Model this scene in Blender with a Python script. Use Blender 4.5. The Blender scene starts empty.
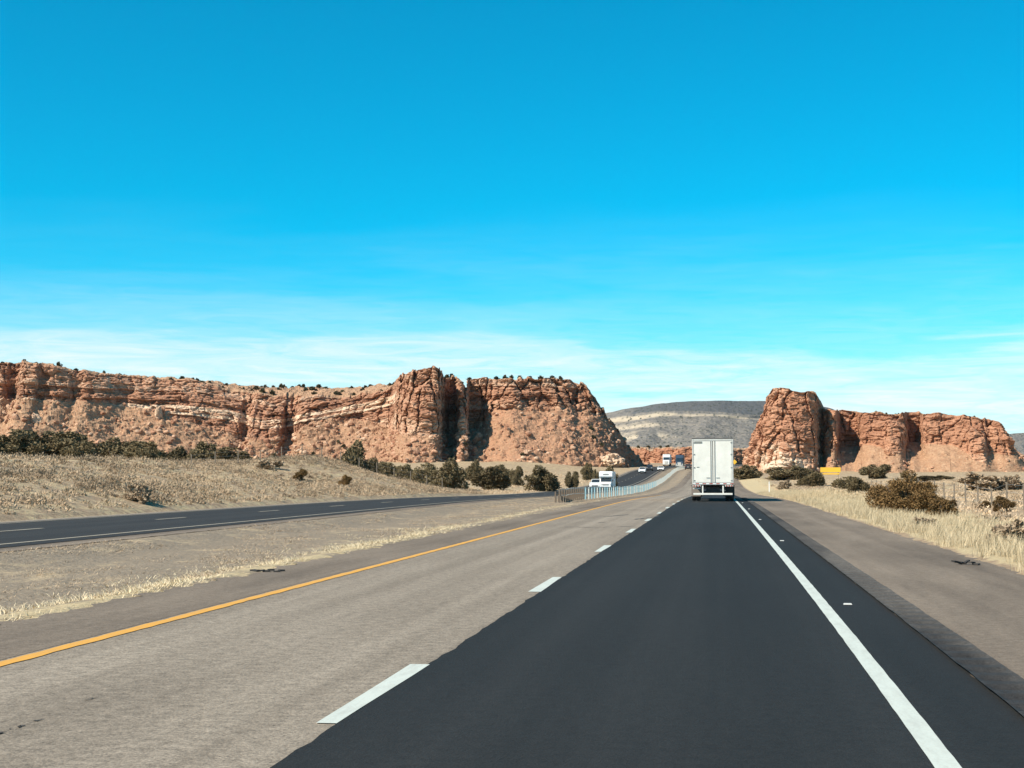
import bpy, bmesh, math, random
import numpy as np
from mathutils import Matrix, Vector, Euler

S = bpy.context.scene
C = S.collection
random.seed(7)
RNG = np.random.default_rng(11)
R = math.radians

# ------------------------------------------------------------------ camera
F = 1500.0                                   # focal length in picture widths' pixels (1024 wide)
CAM_H = 1.524
PITCH = math.atan(93 / F)
YAW = math.atan(204 * math.cos(PITCH) / F)
cam_d = bpy.data.cameras.new('camera')
cam_d.sensor_width = 36.0
cam_d.lens = 36.0 * F / 1024.0
cam_d.clip_start = 0.1
cam_d.clip_end = 40000
cam = bpy.data.objects.new('camera', cam_d)
cam.location = (0, 0, CAM_H)
cam.rotation_euler = (math.pi / 2 + PITCH, 0, YAW)
C.objects.link(cam)
S.camera = cam

# ------------------------------------------------------------------ sun + sky
SUN_EL = R(43)
SUN_OFF = R(40)                              # how far behind the camera's left shoulder
sun_dir = Vector((-math.cos(SUN_OFF) * math.cos(SUN_EL), -math.sin(SUN_OFF) * math.cos(SUN_EL), math.sin(SUN_EL)))
sun_d = bpy.data.lights.new('sun', 'SUN')
sun_d.energy = 4.9
sun_d.angle = R(0.5)
sun_d.color = (1.0, 0.90, 0.75)
sun = bpy.data.objects.new('sun', sun_d)
sun.rotation_euler = sun_dir.to_track_quat('Z', 'Y').to_euler()
sun.location = (-30, -20, 60)
C.objects.link(sun)

W = bpy.data.worlds.new('World')
S.world = W
W.use_nodes = True
wn, wl = W.node_tree.nodes, W.node_tree.links
wn.clear()


class G:
    """tiny helper to wire a node tree"""
    def __init__(s, tree):
        s.n, s.l = tree.nodes, tree.links

    def node(s, t, **kw):
        n = s.n.new(t)
        for k, v in kw.items():
            setattr(n, k, v)
        return n

    def put(s, sock, v):
        if isinstance(v, bpy.types.NodeSocket):
            s.l.new(v, sock)
        elif isinstance(v, (tuple, list)) and len(v) == 3 and sock.type == 'RGBA':
            sock.default_value = (*v, 1)
        else:
            sock.default_value = v

    def math(s, op, a, b=None, c=None, clamp=False):
        n = s.node('ShaderNodeMath', operation=op)
        n.use_clamp = clamp
        for i, v in enumerate((a, b, c)):
            if v is not None:
                s.put(n.inputs[i], v)
        return n.outputs[0]

    def mix(s, f, a, b, mode='MIX'):
        n = s.node('ShaderNodeMix', data_type='RGBA', blend_type=mode)
        s.put(n.inputs[0], f); s.put(n.inputs[6], a); s.put(n.inputs[7], b)
        return n.outputs[2]

    def ramp(s, f, stops, interp='LINEAR'):
        n = s.node('ShaderNodeValToRGB')
        cr = n.color_ramp
        cr.interpolation = interp
        while len(cr.elements) < len(stops):
            cr.elements.new(0.5)
        for e, (p, c) in zip(cr.elements, stops):
            e.position = p
            e.color = (c, c, c, 1) if not isinstance(c, tuple) else (*c, 1)
        s.put(n.inputs[0], f)
        return n.outputs[0]

    def mapped(s, vec, scale, loc=(0, 0, 0)):
        n = s.node('ShaderNodeMapping')
        s.put(n.inputs[0], vec)
        n.inputs['Location'].default_value = loc
        n.inputs['Scale'].default_value = scale
        return n.outputs[0]

    def noise(s, vec, scale, detail=4, rough=0.55, dist=0.0):
        n = s.node('ShaderNodeTexNoise')
        s.put(n.inputs['Vector'], vec)
        n.inputs['Scale'].default_value = scale
        n.inputs['Detail'].default_value = detail
        n.inputs['Roughness'].default_value = rough
        n.inputs['Distortion'].default_value = dist
        return n.outputs[0]

    def voro(s, vec, scale, feature='F1', out=0):
        n = s.node('ShaderNodeTexVoronoi', feature=feature)
        s.put(n.inputs['Vector'], vec)
        n.inputs['Scale'].default_value = scale
        return n.outputs[out]


g = G(W.node_tree)
sky = g.node('ShaderNodeTexSky', sky_type='NISHITA')
sky.sun_disc = False
sky.sun_elevation = SUN_EL
sky.sun_rotation = math.atan2(sun_dir.x, sun_dir.y)
sky.altitude = 1900
sky.air_density = 1.0
sky.dust_density = 0.3
sky.ozone_density = 1.0
tc = g.node('ShaderNodeTexCoord').outputs['Generated']
sep = g.node('ShaderNodeSeparateXYZ')
g.put(sep.inputs[0], tc)
el = sep.outputs[2]
# the photograph's deep cyan sky: the physical sky, graded
graded = g.mix(1.0, sky.outputs[0], (0.002, 0.84, 0.97), 'MULTIPLY')
# thin cirrus low over the horizon (streaks flattened by perspective)
n1 = g.noise(g.mapped(tc, (2.0, 2.0, 26), (0.3, 0, 0)), 2.0, 7, 0.62, 0.7)
n2 = g.noise(g.mapped(tc, (1.3, 1.3, 9), (4.1, 2, 1)), 2.2, 4, 0.5, 0.9)
n3 = g.noise(g.mapped(tc, (5, 5, 55), (1, 7, 3)), 3.0, 7, 0.68, 1.2)
e2 = g.math('ADD', el, g.math('MULTIPLY', g.math('SUBTRACT', n1, 0.5), 0.040))
e2 = g.math('ADD', e2, g.math('MULTIPLY', g.math('SUBTRACT', n2, 0.5), 0.065))
band = g.ramp(e2, [(0.0, 1.0), (0.058, 0.86), (0.072, 0.86), (0.082, 0.68), (0.093, 0.32), (0.113, 0.21), (0.128, 0.11), (0.145, 0.03), (0.18, 0.0)], 'EASE')
wis = g.ramp(g.math('ADD', g.math('MULTIPLY', n1, 0.5), g.math('MULTIPLY', n3, 0.5)), [(0.38, 0.45), (0.62, 1.1)])
tex = g.math('ADD', 0.16, g.math('MULTIPLY', wis, 0.86))
cl = g.math('MULTIPLY', band, tex, clamp=True)
cloud_col = (5.7, 6.1, 6.0)
mixed = g.mix(cl, graded, cloud_col)
bg = g.node('ShaderNodeBackground')
g.put(bg.inputs[0], mixed)
bg.inputs[1].default_value = 0.106
wo = g.node('ShaderNodeOutputWorld')
wl.new(bg.outputs[0], wo.inputs[0])

S.view_settings.view_transform = 'Standard'
S.view_settings.look = 'None'
S.view_settings.exposure = 0.70
S.view_settings.gamma = 1.0
S.render.engine = 'CYCLES'
S.cycles.max_bounces = 5
S.cycles.diffuse_bounces = 3
S.cycles.use_denoising = True

# ------------------------------------------------------------------ picture <-> place
MW = Euler(cam.rotation_euler).to_matrix()


def ray(px, py):
    return MW @ Vector(((px - 512) / F, (384 - py) / F, -1))


def at(px, py, Y):
    """the point of that sight line at Y metres down the road"""
    d = ray(px, py)
    t = Y / d.y
    return Vector((d.x * t, Y, CAM_H + d.z * t))


# ------------------------------------------------------------------ numpy noise
def _hash(ix, iy, iz, seed):
    h = (ix * 374761393 + iy * 668265263 + iz * 2147483647 + seed * 974634777) & 0xFFFFFFFF
    h = ((h ^ (h >> 13)) * 1274126177) & 0xFFFFFFFF
    h = ((h ^ (h >> 16)) * 2246822519) & 0xFFFFFFFF
    return h ^ (h >> 15)


def h01(ix, iy, iz, seed=0):
    return (_hash(ix, iy, iz, seed) & 0xFFFFFF) / float(0x1000000)


_gr = np.array([(1, 1, 0), (-1, 1, 0), (1, -1, 0), (-1, -1, 0), (1, 0, 1), (-1, 0, 1), (1, 0, -1), (-1, 0, -1),
                (0, 1, 1), (0, -1, 1), (0, 1, -1), (0, -1, -1), (1, 1, 0), (-1, 1, 0), (0, -1, 1), (0, -1, -1)], float)


def perlin(x, y, z, seed=0):
    x, y, z = np.broadcast_arrays(np.asarray(x, float), np.asarray(y, float), np.asarray(z, float))
    ix, iy, iz = (np.floor(a).astype(np.int64) for a in (x, y, z))
    fx, fy, fz = x - ix, y - iy, z - iz
    u, v, w = (f * f * f * (f * (f * 6 - 15) + 10) for f in (fx, fy, fz))
    out = 0
    for dx in (0, 1):
        for dy in (0, 1):
            for dz in (0, 1):
                gv = _gr[_hash(ix + dx, iy + dy, iz + dz, seed) & 15]
                d = gv[..., 0] * (fx - dx) + gv[..., 1] * (fy - dy) + gv[..., 2] * (fz - dz)
                out = out + d * (u if dx else 1 - u) * (v if dy else 1 - v) * (w if dz else 1 - w)
    return out


def fbm(x, y, z, octv=4, seed=0, gain=0.5):
    o, a = 0, 1.0
    for i in range(octv):
        o = o + a * perlin(x, y, z, seed + i)
        x, y, z = x * 2.03, y * 2.03, z * 2.03
        a *= gain
    return o


def voronoi(x, y, z, seed=0):
    x, y, z = np.broadcast_arrays(np.asarray(x, float), np.asarray(y, float), np.asarray(z, float))
    ix, iy, iz = (np.floor(a).astype(np.int64) for a in (x, y, z))
    f1 = np.full(x.shape, 9.0); f2 = np.full(x.shape, 9.0); cid = np.zeros(x.shape)
    for dx in (-1, 0, 1):
        for dy in (-1, 0, 1):
            for dz in (-1, 0, 1):
                jx, jy, jz = ix + dx, iy + dy, iz + dz
                d = np.sqrt((jx + h01(jx, jy, jz, seed) - x) ** 2 + (jy + h01(jx, jy, jz, seed + 1) - y) ** 2
                            + (jz + h01(jx, jy, jz, seed + 2) - z) ** 2)
                near = d < f1
                f2 = np.where(near, f1, np.minimum(f2, d))
                cid = np.where(near, h01(jx, jy, jz, seed + 5), cid)
                f1 = np.where(near, d, f1)
    return f1, f2, cid


def sstep(a, b, x):
    t = np.clip((x - a) / (b - a), 0, 1)
    return t * t * (3 - 2 * t)


# ------------------------------------------------------------------ object helpers
def tag(o, label=None, cat=None, group=None, kind=None):
    if label: o['label'] = label
    if cat: o['category'] = cat
    if group: o['group'] = group
    if kind: o['kind'] = kind
    return o


def empty(name, loc=(0, 0, 0), rz=0.0):
    o = bpy.data.objects.new(name, None)
    o.empty_display_size = 0.3
    o.location = loc
    o.rotation_euler = (0, 0, rz)
    C.objects.link(o)
    return o


def np_mesh(name, verts, faces, mat=None, smooth=False, attrs=None):
    """faces: int array n x 3 or n x 4"""
    me = bpy.data.meshes.new(name)
    verts = np.asarray(verts, np.float32).reshape(-1, 3)
    faces = np.asarray(faces, np.int32)
    k = faces.shape[1]
    me.vertices.add(len(verts)); me.vertices.foreach_set('co', verts.ravel())
    me.loops.add(faces.size); me.loops.foreach_set('vertex_index', faces.ravel())
    me.polygons.add(len(faces))
    me.polygons.foreach_set('loop_start', np.arange(0, faces.size, k, dtype=np.int32))
    me.polygons.foreach_set('loop_total', np.full(len(faces), k, np.int32))
    me.polygons.foreach_set('use_smooth', np.full(len(faces), smooth, bool))
    me.update(calc_edges=True)
    for an, av in (attrs or {}).items():
        at_ = me.color_attributes.new(an, 'FLOAT_COLOR', 'POINT')
        at_.data.foreach_set('color', np.asarray(av, np.float32).ravel())
    if mat: me.materials.append(mat)
    return me


def link(name, me, parent=None):
    o = bpy.data.objects.new(name, me)
    if parent: o.parent = parent
    C.objects.link(o)
    return o


def grid_faces(nr, nc):
    i = np.arange(nr * nc).reshape(nr, nc)
    return np.stack([i[:-1, :-1], i[:-1, 1:], i[1:, 1:], i[1:, :-1]], -1).reshape(-1, 4)


class MB:
    """collects shapes, links them as ONE mesh object"""
    def __init__(s):
        s.bm = bmesh.new()

    def box(s, c, d, rot=None, taper=None):
        r = bmesh.ops.create_cube(s.bm, size=1)
        m = Matrix.Translation(c) @ (rot.to_4x4() if rot else Matrix()) @ Matrix.Diagonal((*d, 1))
        for v in r['verts']:
            if taper and v.co.z > 0:
                v.co.x *= taper[0]; v.co.y *= taper[1]
        bmesh.ops.transform(s.bm, matrix=m, verts=r['verts'])
        return s

    def cyl(s, a, b, r0, r1=None, seg=12):
        a, b = Vector(a), Vector(b)
        r = bmesh.ops.create_cone(s.bm, cap_ends=True, segments=seg, radius1=r0, radius2=r0 if r1 is None else r1, depth=(b - a).length)
        m = Matrix.Translation((a + b) / 2) @ (b - a).to_track_quat('Z', 'Y').to_matrix().to_4x4()
        bmesh.ops.transform(s.bm, matrix=m, verts=r['verts'])
        return s

    def ring(s, c, axis, ro, ri, w, seg=20):
        """a tyre-like ring round an axis"""
        c = Vector(c); q = Vector(axis).to_track_quat('Z', 'Y').to_matrix()
        prof = [(ri, -w / 2), (ro * .93, -w / 2), (ro, -w * .33), (ro, w * .33), (ro * .93, w / 2), (ri, w / 2)]
        rows = []
        for i in range(seg):
            a = 2 * math.pi * i / seg
            rows.append([s.bm.verts.new(c + q @ Vector((r * math.cos(a), r * math.sin(a), z))) for r, z in prof])
        for i in range(seg):
            A, B = rows[i], rows[(i + 1) % seg]
            for k in range(len(prof)):
                k2 = (k + 1) % len(prof)
                s.bm.faces.new((A[k], B[k], B[k2], A[k2]))
        return s

    def prism(s, pts, x0, x1, inset=0.0, zmid=None):
        """extrude a y-z outline across x; above zmid pull the sides in (tumblehome)"""
        def row(x, sg):
            o = []
            for (y, z) in pts:
                dx = 0
                if zmid is not None and z > zmid: dx = inset * (z - zmid)
                o.append(s.bm.verts.new((x + sg * dx, y, z)))
            return o
        A, B = row(x0, 1), row(x1, -1)
        n = len(pts)
        s.bm.faces.new(A); s.bm.faces.new(B[::-1])
        for i in range(n):
            s.bm.faces.new((A[i], B[i], B[(i + 1) % n], A[(i + 1) % n]))
        return s

    def quad(s, *p):
        s.bm.faces.new([s.bm.verts.new(q) for q in p])
        return s

    def build(s, name, mat, parent=None, bevel=0.0, seg=2, smooth=False):
        bm = s.bm
        bmesh.ops.recalc_face_normals(bm, faces=bm.faces)
        if bevel:
            ed = [e for e in bm.edges if len(e.link_faces) == 2 and e.calc_face_angle(0) > 0.5]
            bmesh.ops.bevel(bm, geom=ed, offset=bevel, segments=seg, affect='EDGES', clamp_overlap=True)
        me = bpy.data.meshes.new(name)
        bm.to_mesh(me); bm.free()
        if smooth:
            me.polygons.foreach_set('use_smooth', [True] * len(me.polygons))
        me.materials.append(mat)
        return link(name, me, parent)


def copy_tree(o, parent=None):
    c = o.copy()
    C.objects.link(c)
    if parent: c.parent = parent
    for ch in list(o.children):
        copy_tree(ch, c)
    return c


# ------------------------------------------------------------------ materials
def new_mat(name):
    m = bpy.data.materials.new(name)
    m.use_nodes = True
    gg = G(m.node_tree)
    b = m.node_tree.nodes['Principled BSDF']
    b.inputs['Roughness'].default_value = 0.85
    b.inputs['Specular IOR Level'].default_value = 0.3
    return m, gg, b


def bump(gg, b, h, strength, dist):
    n = gg.node('ShaderNodeBump')
    n.inputs['Strength'].default_value = strength
    n.inputs['Distance'].default_value = dist
    gg.put(n.inputs['Height'], h)
    gg.l.new(n.outputs[0], b.inputs['Normal'])


def pos(gg):
    return gg.node('ShaderNodeNewGeometry').outputs['Position']


def objco(gg):
    return gg.node('ShaderNodeTexCoord').outputs['Object']


def paint(name, col, rough=0.5, metal=0.0, var=0.12, scale=3.0, spec=0.4, dirt=(0.18, 0.15, 0.12)):
    m, gg, b = new_mat(name)
    n = gg.noise(objco(gg), scale, 5, 0.6)
    f = gg.ramp(n, [(0.35, 0.0), (0.75, 1.0)])
    c = gg.mix(gg.math('MULTIPLY', f, var), col, dirt)
    gg.put(b.inputs['Base Color'], c)
    gg.put(b.inputs['Roughness'], gg.math('ADD', rough, gg.math('MULTIPLY', n, 0.12)))
    b.inputs['Metallic'].default_value = metal
    b.inputs['Specular IOR Level'].default_value = spec
    return m


def asphalt(name, c0, c1, streak, fine, rough=0.9, cracks=0.0, spec=0.2):
    m, gg, b = new_mat(name)
    p = pos(gg)
    lanes = gg.noise(gg.mapped(p, (1.5, 0.012, 1)), 1.0, 4, 0.55, 0.2)
    blot = gg.noise(gg.mapped(p, (0.6, 0.12, 1)), 1.0, 5, 0.6, 0.3)
    grit = gg.ramp(gg.noise(p, 42, 2, 0.7), [(0.25, 0), (0.75, 1)])
    grit2 = gg.ramp(gg.noise(p, 9, 5, 0.75), [(0.25, 0), (0.75, 1)])
    f = gg.math('ADD', gg.math('MULTIPLY', lanes, streak), gg.math('MULTIPLY', blot, 1 - streak))
    f = gg.ramp(f, [(0.38, 0.0), (0.62, 1.0)])
    c = gg.mix(f, c0, c1)
    gr = gg.math('ADD', 1 - fine, gg.math('MULTIPLY', gg.math('ADD', grit, grit2), fine))
    v = gg.node('ShaderNodeVectorMath', operation='SCALE')
    gg.put(v.inputs[0], c); gg.put(v.inputs['Scale'], gr)
    col = v.outputs[0]
    if cracks:
        cr = gg.noise(gg.mapped(p, (0.35, 1.6, 1), (3, 0.7, 0)), 1.0, 6, 0.6, 0.6)
        msk = gg.noise(gg.mapped(p, (0.5, 0.13, 1), (9, 3, 0)), 1.0, 2, 0.5)
        line = gg.math('LESS_THAN', gg.math('ABSOLUTE', gg.math('SUBTRACT', cr, 0.5)), 0.006)
        line = gg.math('MULTIPLY', line, gg.ramp(msk, [(0.56, 0), (0.62, 1)]))
        col = gg.mix(gg.math('MULTIPLY', line, cracks), col, (0.03, 0.028, 0.027))
    gg.put(b.inputs['Base Color'], col)
    b.inputs['Roughness'].default_value = rough
    b.inputs['Specular IOR Level'].default_value = spec
    bump(gg, b, gg.math('ADD', grit, gg.math('MULTIPLY', grit2, 0.8)), 0.5, 0.008)
    return m


M = {}
M['asphalt_old'] = asphalt('asphalt_old', (0.170, 0.139, 0.107), (0.268, 0.224, 0.176), 0.6, 0.95)
M['asphalt_new'] = asphalt('asphalt_new', (0.0140, 0.0143, 0.0142), (0.0210, 0.0210, 0.0206), 0.65, 0.5, rough=0.88)
M['asphalt_far'] = asphalt('asphalt_far', (0.026, 0.025, 0.025), (0.036, 0.035, 0.034), 0.6, 0.3, rough=0.9)
M['shoulder_old'] = asphalt('shoulder_old', (0.118, 0.092, 0.070), (0.210, 0.167, 0.127), 0.40, 0.7)
M['rumble'] = asphalt('rumble', (0.03, 0.029, 0.029), (0.10, 0.09, 0.08), 0.2, 0.6)


def marking(name, col, wear=0.35):
    m, gg, b = new_mat(name)
    p = pos(gg)
    n = gg.noise(gg.mapped(p, (6, 1.2, 1)), 1.5, 6, 0.7)
    n2 = gg.noise(p, 40, 3, 0.7)
    f = gg.ramp(gg.math('ADD', gg.math('MULTIPLY', n, 0.7), gg.math('MULTIPLY', n2, 0.3)), [(0.45, 0), (0.75, 1)])
    gg.put(b.inputs['Base Color'], gg.mix(gg.math('MULTIPLY', f, wear), col, (0.2, 0.18, 0.16)))
    b.inputs['Roughness'].default_value = 0.7
    return m


M['mark_white'] = marking('mark_white', (0.50, 0.53, 0.48), 0.45)
M['mark_yellow'] = marking('mark_yellow', (0.62, 0.31, 0.045), 0.45)
M['mark_pale'] = marking('mark_pale', (0.38, 0.33, 0.25), 0.6)

# ground: cover weights come with the mesh (R straw, G dirt, B scrub-grey)
m, gg, b = new_mat('ground')
p = pos(gg)
at_n = gg.node('ShaderNodeVertexColor', layer_name='cover')
sp = gg.node('ShaderNodeSeparateColor')
gg.put(sp.inputs[0], at_n.outputs[0])
na = gg.noise(p, 0.35, 6, 0.65, 0.4)
nb = gg.noise(p, 2.3, 5, 0.7, 0.3)
nc = gg.noise(p, 12, 4, 0.75)
nd = gg.noise(gg.mapped(p, (1, 0.5, 1)), 0.9, 7, 0.75, 0.2)
jit = gg.math('MULTIPLY', gg.math('SUBTRACT', gg.math('ADD', nb, nd), 1.0), 1.5)
soil = gg.mix(gg.ramp(nb, [(0.35, 0), (0.7, 1)]), (0.25, 0.175, 0.11), (0.42, 0.31, 0.20))
dirt = gg.mix(gg.ramp(nc, [(0.35, 0), (0.65, 1)]), (0.175, 0.134, 0.094), (0.31, 0.245, 0.172))
dirt = gg.mix(gg.ramp(nd, [(0.53, 0), (0.66, 0.9)]), dirt, (0.42, 0.32, 0.20))
straw = gg.mix(gg.ramp(nc, [(0.3, 0), (0.7, 1)]), (0.36, 0.27, 0.15), (0.56, 0.45, 0.27))
scrub = gg.mix(gg.ramp(nc, [(0.3, 0), (0.7, 1)]), (0.25, 0.19, 0.13), (0.46, 0.355, 0.24))
c = gg.mix(gg.ramp(gg.math('ADD', sp.outputs[1], jit), [(0.4, 0), (0.6, 1)]), soil, dirt)
c = gg.mix(gg.ramp(gg.math('ADD', sp.outputs[2], jit), [(0.3, 0), (0.7, 1)]), c, scrub)
c = gg.mix(gg.ramp(gg.math('ADD', sp.outputs[0], jit), [(0.35, 0), (0.65, 1)]), c, straw)
gg.put(b.inputs['Base Color'], c)
bump(gg, b, gg.math('ADD', nb, gg.math('MULTIPLY', nc, 0.5)), 0.8, 0.12)
M['ground'] = m


def rock(name, dark, mid, pale, talus, talus2, sc=1.0, speck=None):
    """R layer tone, G talus weight, B stain"""
    m, gg, b = new_mat(name)
    p = pos(gg)
    a = gg.node('ShaderNodeVertexColor', layer_name='strata')
    s3 = gg.node('ShaderNodeSeparateColor')
    gg.put(s3.inputs[0], a.outputs[0])
    n1 = gg.noise(p, 0.5 * sc, 6, 0.7, 0.3)
    n2 = gg.noise(gg.mapped(p, (1, 1, 5)), 0.35 * sc, 6, 0.65, 0.5)
    n3 = gg.noise(p, 0.06 * sc, 4, 0.6, 0.3)
    n4 = gg.noise(gg.mapped(p, (2.5, 2.5, 0.35)), 0.4 * sc, 5, 0.7, 0.3)
    t = gg.math('ADD', s3.outputs[0], gg.math('MULTIPLY', gg.math('SUBTRACT', gg.math('ADD', n1, n2), 1.0), 0.7))
    c = gg.node('ShaderNodeValToRGB')
    cr = c.color_ramp
    cr.elements[0].position = 0.12; cr.elements[0].color = (*dark, 1)
    cr.elements[1].position = 0.95; cr.elements[1].color = (*pale, 1)
    e = cr.elements.new(0.5); e.color = (*mid, 1)
    gg.put(c.inputs[0], t)
    col = c.outputs[0]
    # desert varnish running down the faces
    col = gg.mix(gg.math('MULTIPLY', gg.ramp(n4, [(0.5, 0), (0.75, 1)]), s3.outputs[2]), col, (0.19, 0.088, 0.055))
    tal = gg.mix(gg.ramp(n1, [(0.33, 0), (0.68, 1)]), talus, talus2)
    tal = gg.mix(gg.math('MULTIPLY', s3.outputs[2], 0.85), tal, gg.mix(gg.ramp(n1, [(0.33, 0), (0.68, 1)]), mid, talus))
    f = gg.ramp(gg.math('ADD', s3.outputs[1], gg.math('MULTIPLY', gg.math('SUBTRACT', n1, 0.5), 1.0)), [(0.35, 0), (0.65, 1)])
    nf = gg.noise(p, 2.2 * sc, 4, 0.75)
    tal = gg.mix(gg.ramp(nf, [(0.42, 0.0), (0.66, 0.6)]), tal, dark)
    tal = gg.mix(gg.ramp(nf, [(0.30, 0.45), (0.42, 0.0)]), tal, pale)
    col = gg.mix(f, col, tal)
    col = gg.mix(gg.math('MULTIPLY', a.outputs[1], gg.ramp(n1, [(0.35, 1.0), (0.68, 0.35)])), col, (0.66, 0.54, 0.41))
    if speck:
        v = gg.voro(p, speck[0])
        v2 = gg.noise(p, speck[0] * 0.09, 4, 0.6)
        k = gg.math('MULTIPLY', gg.math('LESS_THAN', v, speck[1]), gg.ramp(v2, [(0.35, 0.2), (0.6, 1)]))
        col = gg.mix(k, col, (0.055, 0.06, 0.045))
    gg.put(b.inputs['Base Color'], col)
    b.inputs['Roughness'].default_value = 0.95
    b.inputs['Specular IOR Level'].default_value = 0.1
    bump(gg, b, gg.math('ADD', n1, gg.math('MULTIPLY', n2, 0.6)), 0.9, 0.7 / sc)
    return m


M['rock'] = rock('red_rock', (0.255, 0.122, 0.076), (0.42, 0.23, 0.145), (0.64, 0.48, 0.345), (0.335, 0.20, 0.122), (0.49, 0.325, 0.205))
M['rock_right'] = rock('orange_rock', (0.28, 0.132, 0.080), (0.46, 0.245, 0.150), (0.66, 0.46, 0.32), (0.32, 0.19, 0.115), (0.46, 0.295, 0.185))
M['rock_cut'] = rock('layered_rock', (0.30, 0.14, 0.085), (0.44, 0.23, 0.14), (0.66, 0.45, 0.31), (0.40, 0.27, 0.17), (0.5, 0.36, 0.24))
M['rock_far'] = rock('far_rock', (0.10, 0.10, 0.10), (0.17, 0.155, 0.14), (0.46, 0.38, 0.28), (0.155, 0.14, 0.125), (0.25, 0.22, 0.182), 0.06, (0.075, 0.30))


def foliage(name, c0, c1, c2):
    m, gg, b = new_mat(name)
    p = objco(gg)
    n = gg.noise(p, 3.0, 3, 0.6)
    oi = gg.node('ShaderNodeObjectInfo')
    w = gg.node('ShaderNodeTexWhiteNoise', noise_dimensions='3D')
    ge = gg.node('ShaderNodeNewGeometry')
    c = gg.mix(gg.ramp(n, [(0.35, 0), (0.65, 1)]), c0, c1)
    c = gg.mix(gg.math('MULTIPLY', ge.outputs['Random Per Island'], 0.65), c, c2)
    v = gg.node('ShaderNodeHueSaturation')
    gg.put(v.inputs['Color'], c)
    gg.put(v.inputs['Value'], gg.math('ADD', 0.75, gg.math('MULTIPLY', oi.outputs['Random'], 0.5)))
    gg.put(b.inputs['Base Color'], v.outputs[0])
    b.inputs['Roughness'].default_value = 0.8
    b.inputs['Specular IOR Level'].default_value = 0.15
    return m


M['juniper'] = foliage('juniper_leaf', (0.105, 0.083, 0.044), (0.165, 0.125, 0.066), (0.21, 0.16, 0.088))
M['bush'] = foliage('bush_leaf', (0.105, 0.064, 0.026), (0.165, 0.098, 0.040), (0.21, 0.13, 0.055))
M['rimbush'] = foliage('rim_leaf', (0.055, 0.052, 0.03), (0.085, 0.075, 0.04), (0.11, 0.095, 0.05))
M['sage'] = foliage('sage_leaf', (0.20, 0.145, 0.095), (0.29, 0.215, 0.145), (0.37, 0.28, 0.19))
M['straw'] = foliage('straw_blade', (0.48, 0.38, 0.235), (0.57, 0.46, 0.30), (0.65, 0.55, 0.38))
M['greystraw'] = foliage('dry_scrub', (0.39, 0.275, 0.175), (0.54, 0.40, 0.265), (0.61, 0.47, 0.325))
M['bark'] = paint('bark', (0.12, 0.085, 0.06), 0.9, var=0.4, scale=8)

M['trailer_white'] = paint('trailer_white', (0.74, 0.73, 0.67), 0.45, var=0.22, scale=1.6)
M['white_paint'] = paint('white_paint', (0.75, 0.76, 0.75), 0.35, var=0.06)
M['grey_metal'] = paint('grey_metal', (0.30, 0.30, 0.29), 0.5, 0.3, var=0.3)
M['pale_metal'] = paint('pale_metal', (0.55, 0.55, 0.52), 0.5, 0.1, var=0.3)
M['dark_metal'] = paint('dark_metal', (0.035, 0.035, 0.037), 0.6, 0.0, var=0.3)
M['rubber'] = paint('rubber', (0.02, 0.02, 0.021), 0.85, var=0.3)
M['flap'] = paint('flap', (0.20, 0.17, 0.15), 0.8, var=0.4)
M['red_lens'] = paint('red_lens', (0.35, 0.05, 0.03), 0.3, var=0.1)
M['clear_lens'] = paint('clear_lens', (0.75, 0.76, 0.75), 0.2, var=0.05, spec=0.6)
M['glass'] = paint('glass', (0.02, 0.028, 0.035), 0.08, var=0.05, spec=0.8)
M['blue_paint'] = paint('blue_paint', (0.025, 0.05, 0.085), 0.35, var=0.1)
M['navy_paint'] = paint('navy_paint', (0.025, 0.035, 0.06), 0.3, var=0.1)
M['black_paint'] = paint('black_paint', (0.02, 0.02, 0.022), 0.3, var=0.1)
M['grey_mark'] = paint('grey_mark', (0.19, 0.20, 0.19), 0.6, var=0.3)
M['yellow_paint'] = paint('yellow_paint', (0.72, 0.42, 0.03), 0.5, var=0.15, scale=1.0)
M['fence_blue'] = paint('fence_blue', (0.26, 0.44, 0.50), 0.5, var=0.3, scale=1.5)
M['fence_pale'] = paint('fence_pale', (0.50, 0.53, 0.50), 0.5, var=0.3, scale=1.5)
M['rust_steel'] = paint('rust_steel', (0.15, 0.115, 0.085), 0.6, 0.2, var=0.5, scale=2)
M['wood_post'] = paint('wood_post', (0.20, 0.16, 0.12), 0.9, var=0.5, scale=6)

# ------------------------------------------------------------------ terrain
_k = np.array([(-400, 0), (90, 0), (115, -.08), (150, -.35), (190, -.55), (235, -.5), (270, -.25), (305, 0.25), (345, 1.05), (384, 2.1),
               (430, 3.4), (484, 4.7), (560, 6.0), (640, 6.8), (800, 7.2), (2000, 9), (9000, 12)])
_yy = np.arange(-400, 9001, 2.0)
_zz = np.interp(_yy, _k[:, 0], _k[:, 1])
_w = np.exp(-np.linspace(-2.2, 2.2, 31) ** 2); _w /= _w.sum()
_zz = np.convolve(np.pad(_zz, 15, 'edge'), _w, 'valid')


def prof(y):
    return np.interp(y, _yy, _zz)


def xo(y):
    """the far bend of both carriageways"""
    return 0.0004 * np.clip(np.asarray(y, float) - 400, 0, None) ** 2


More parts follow.
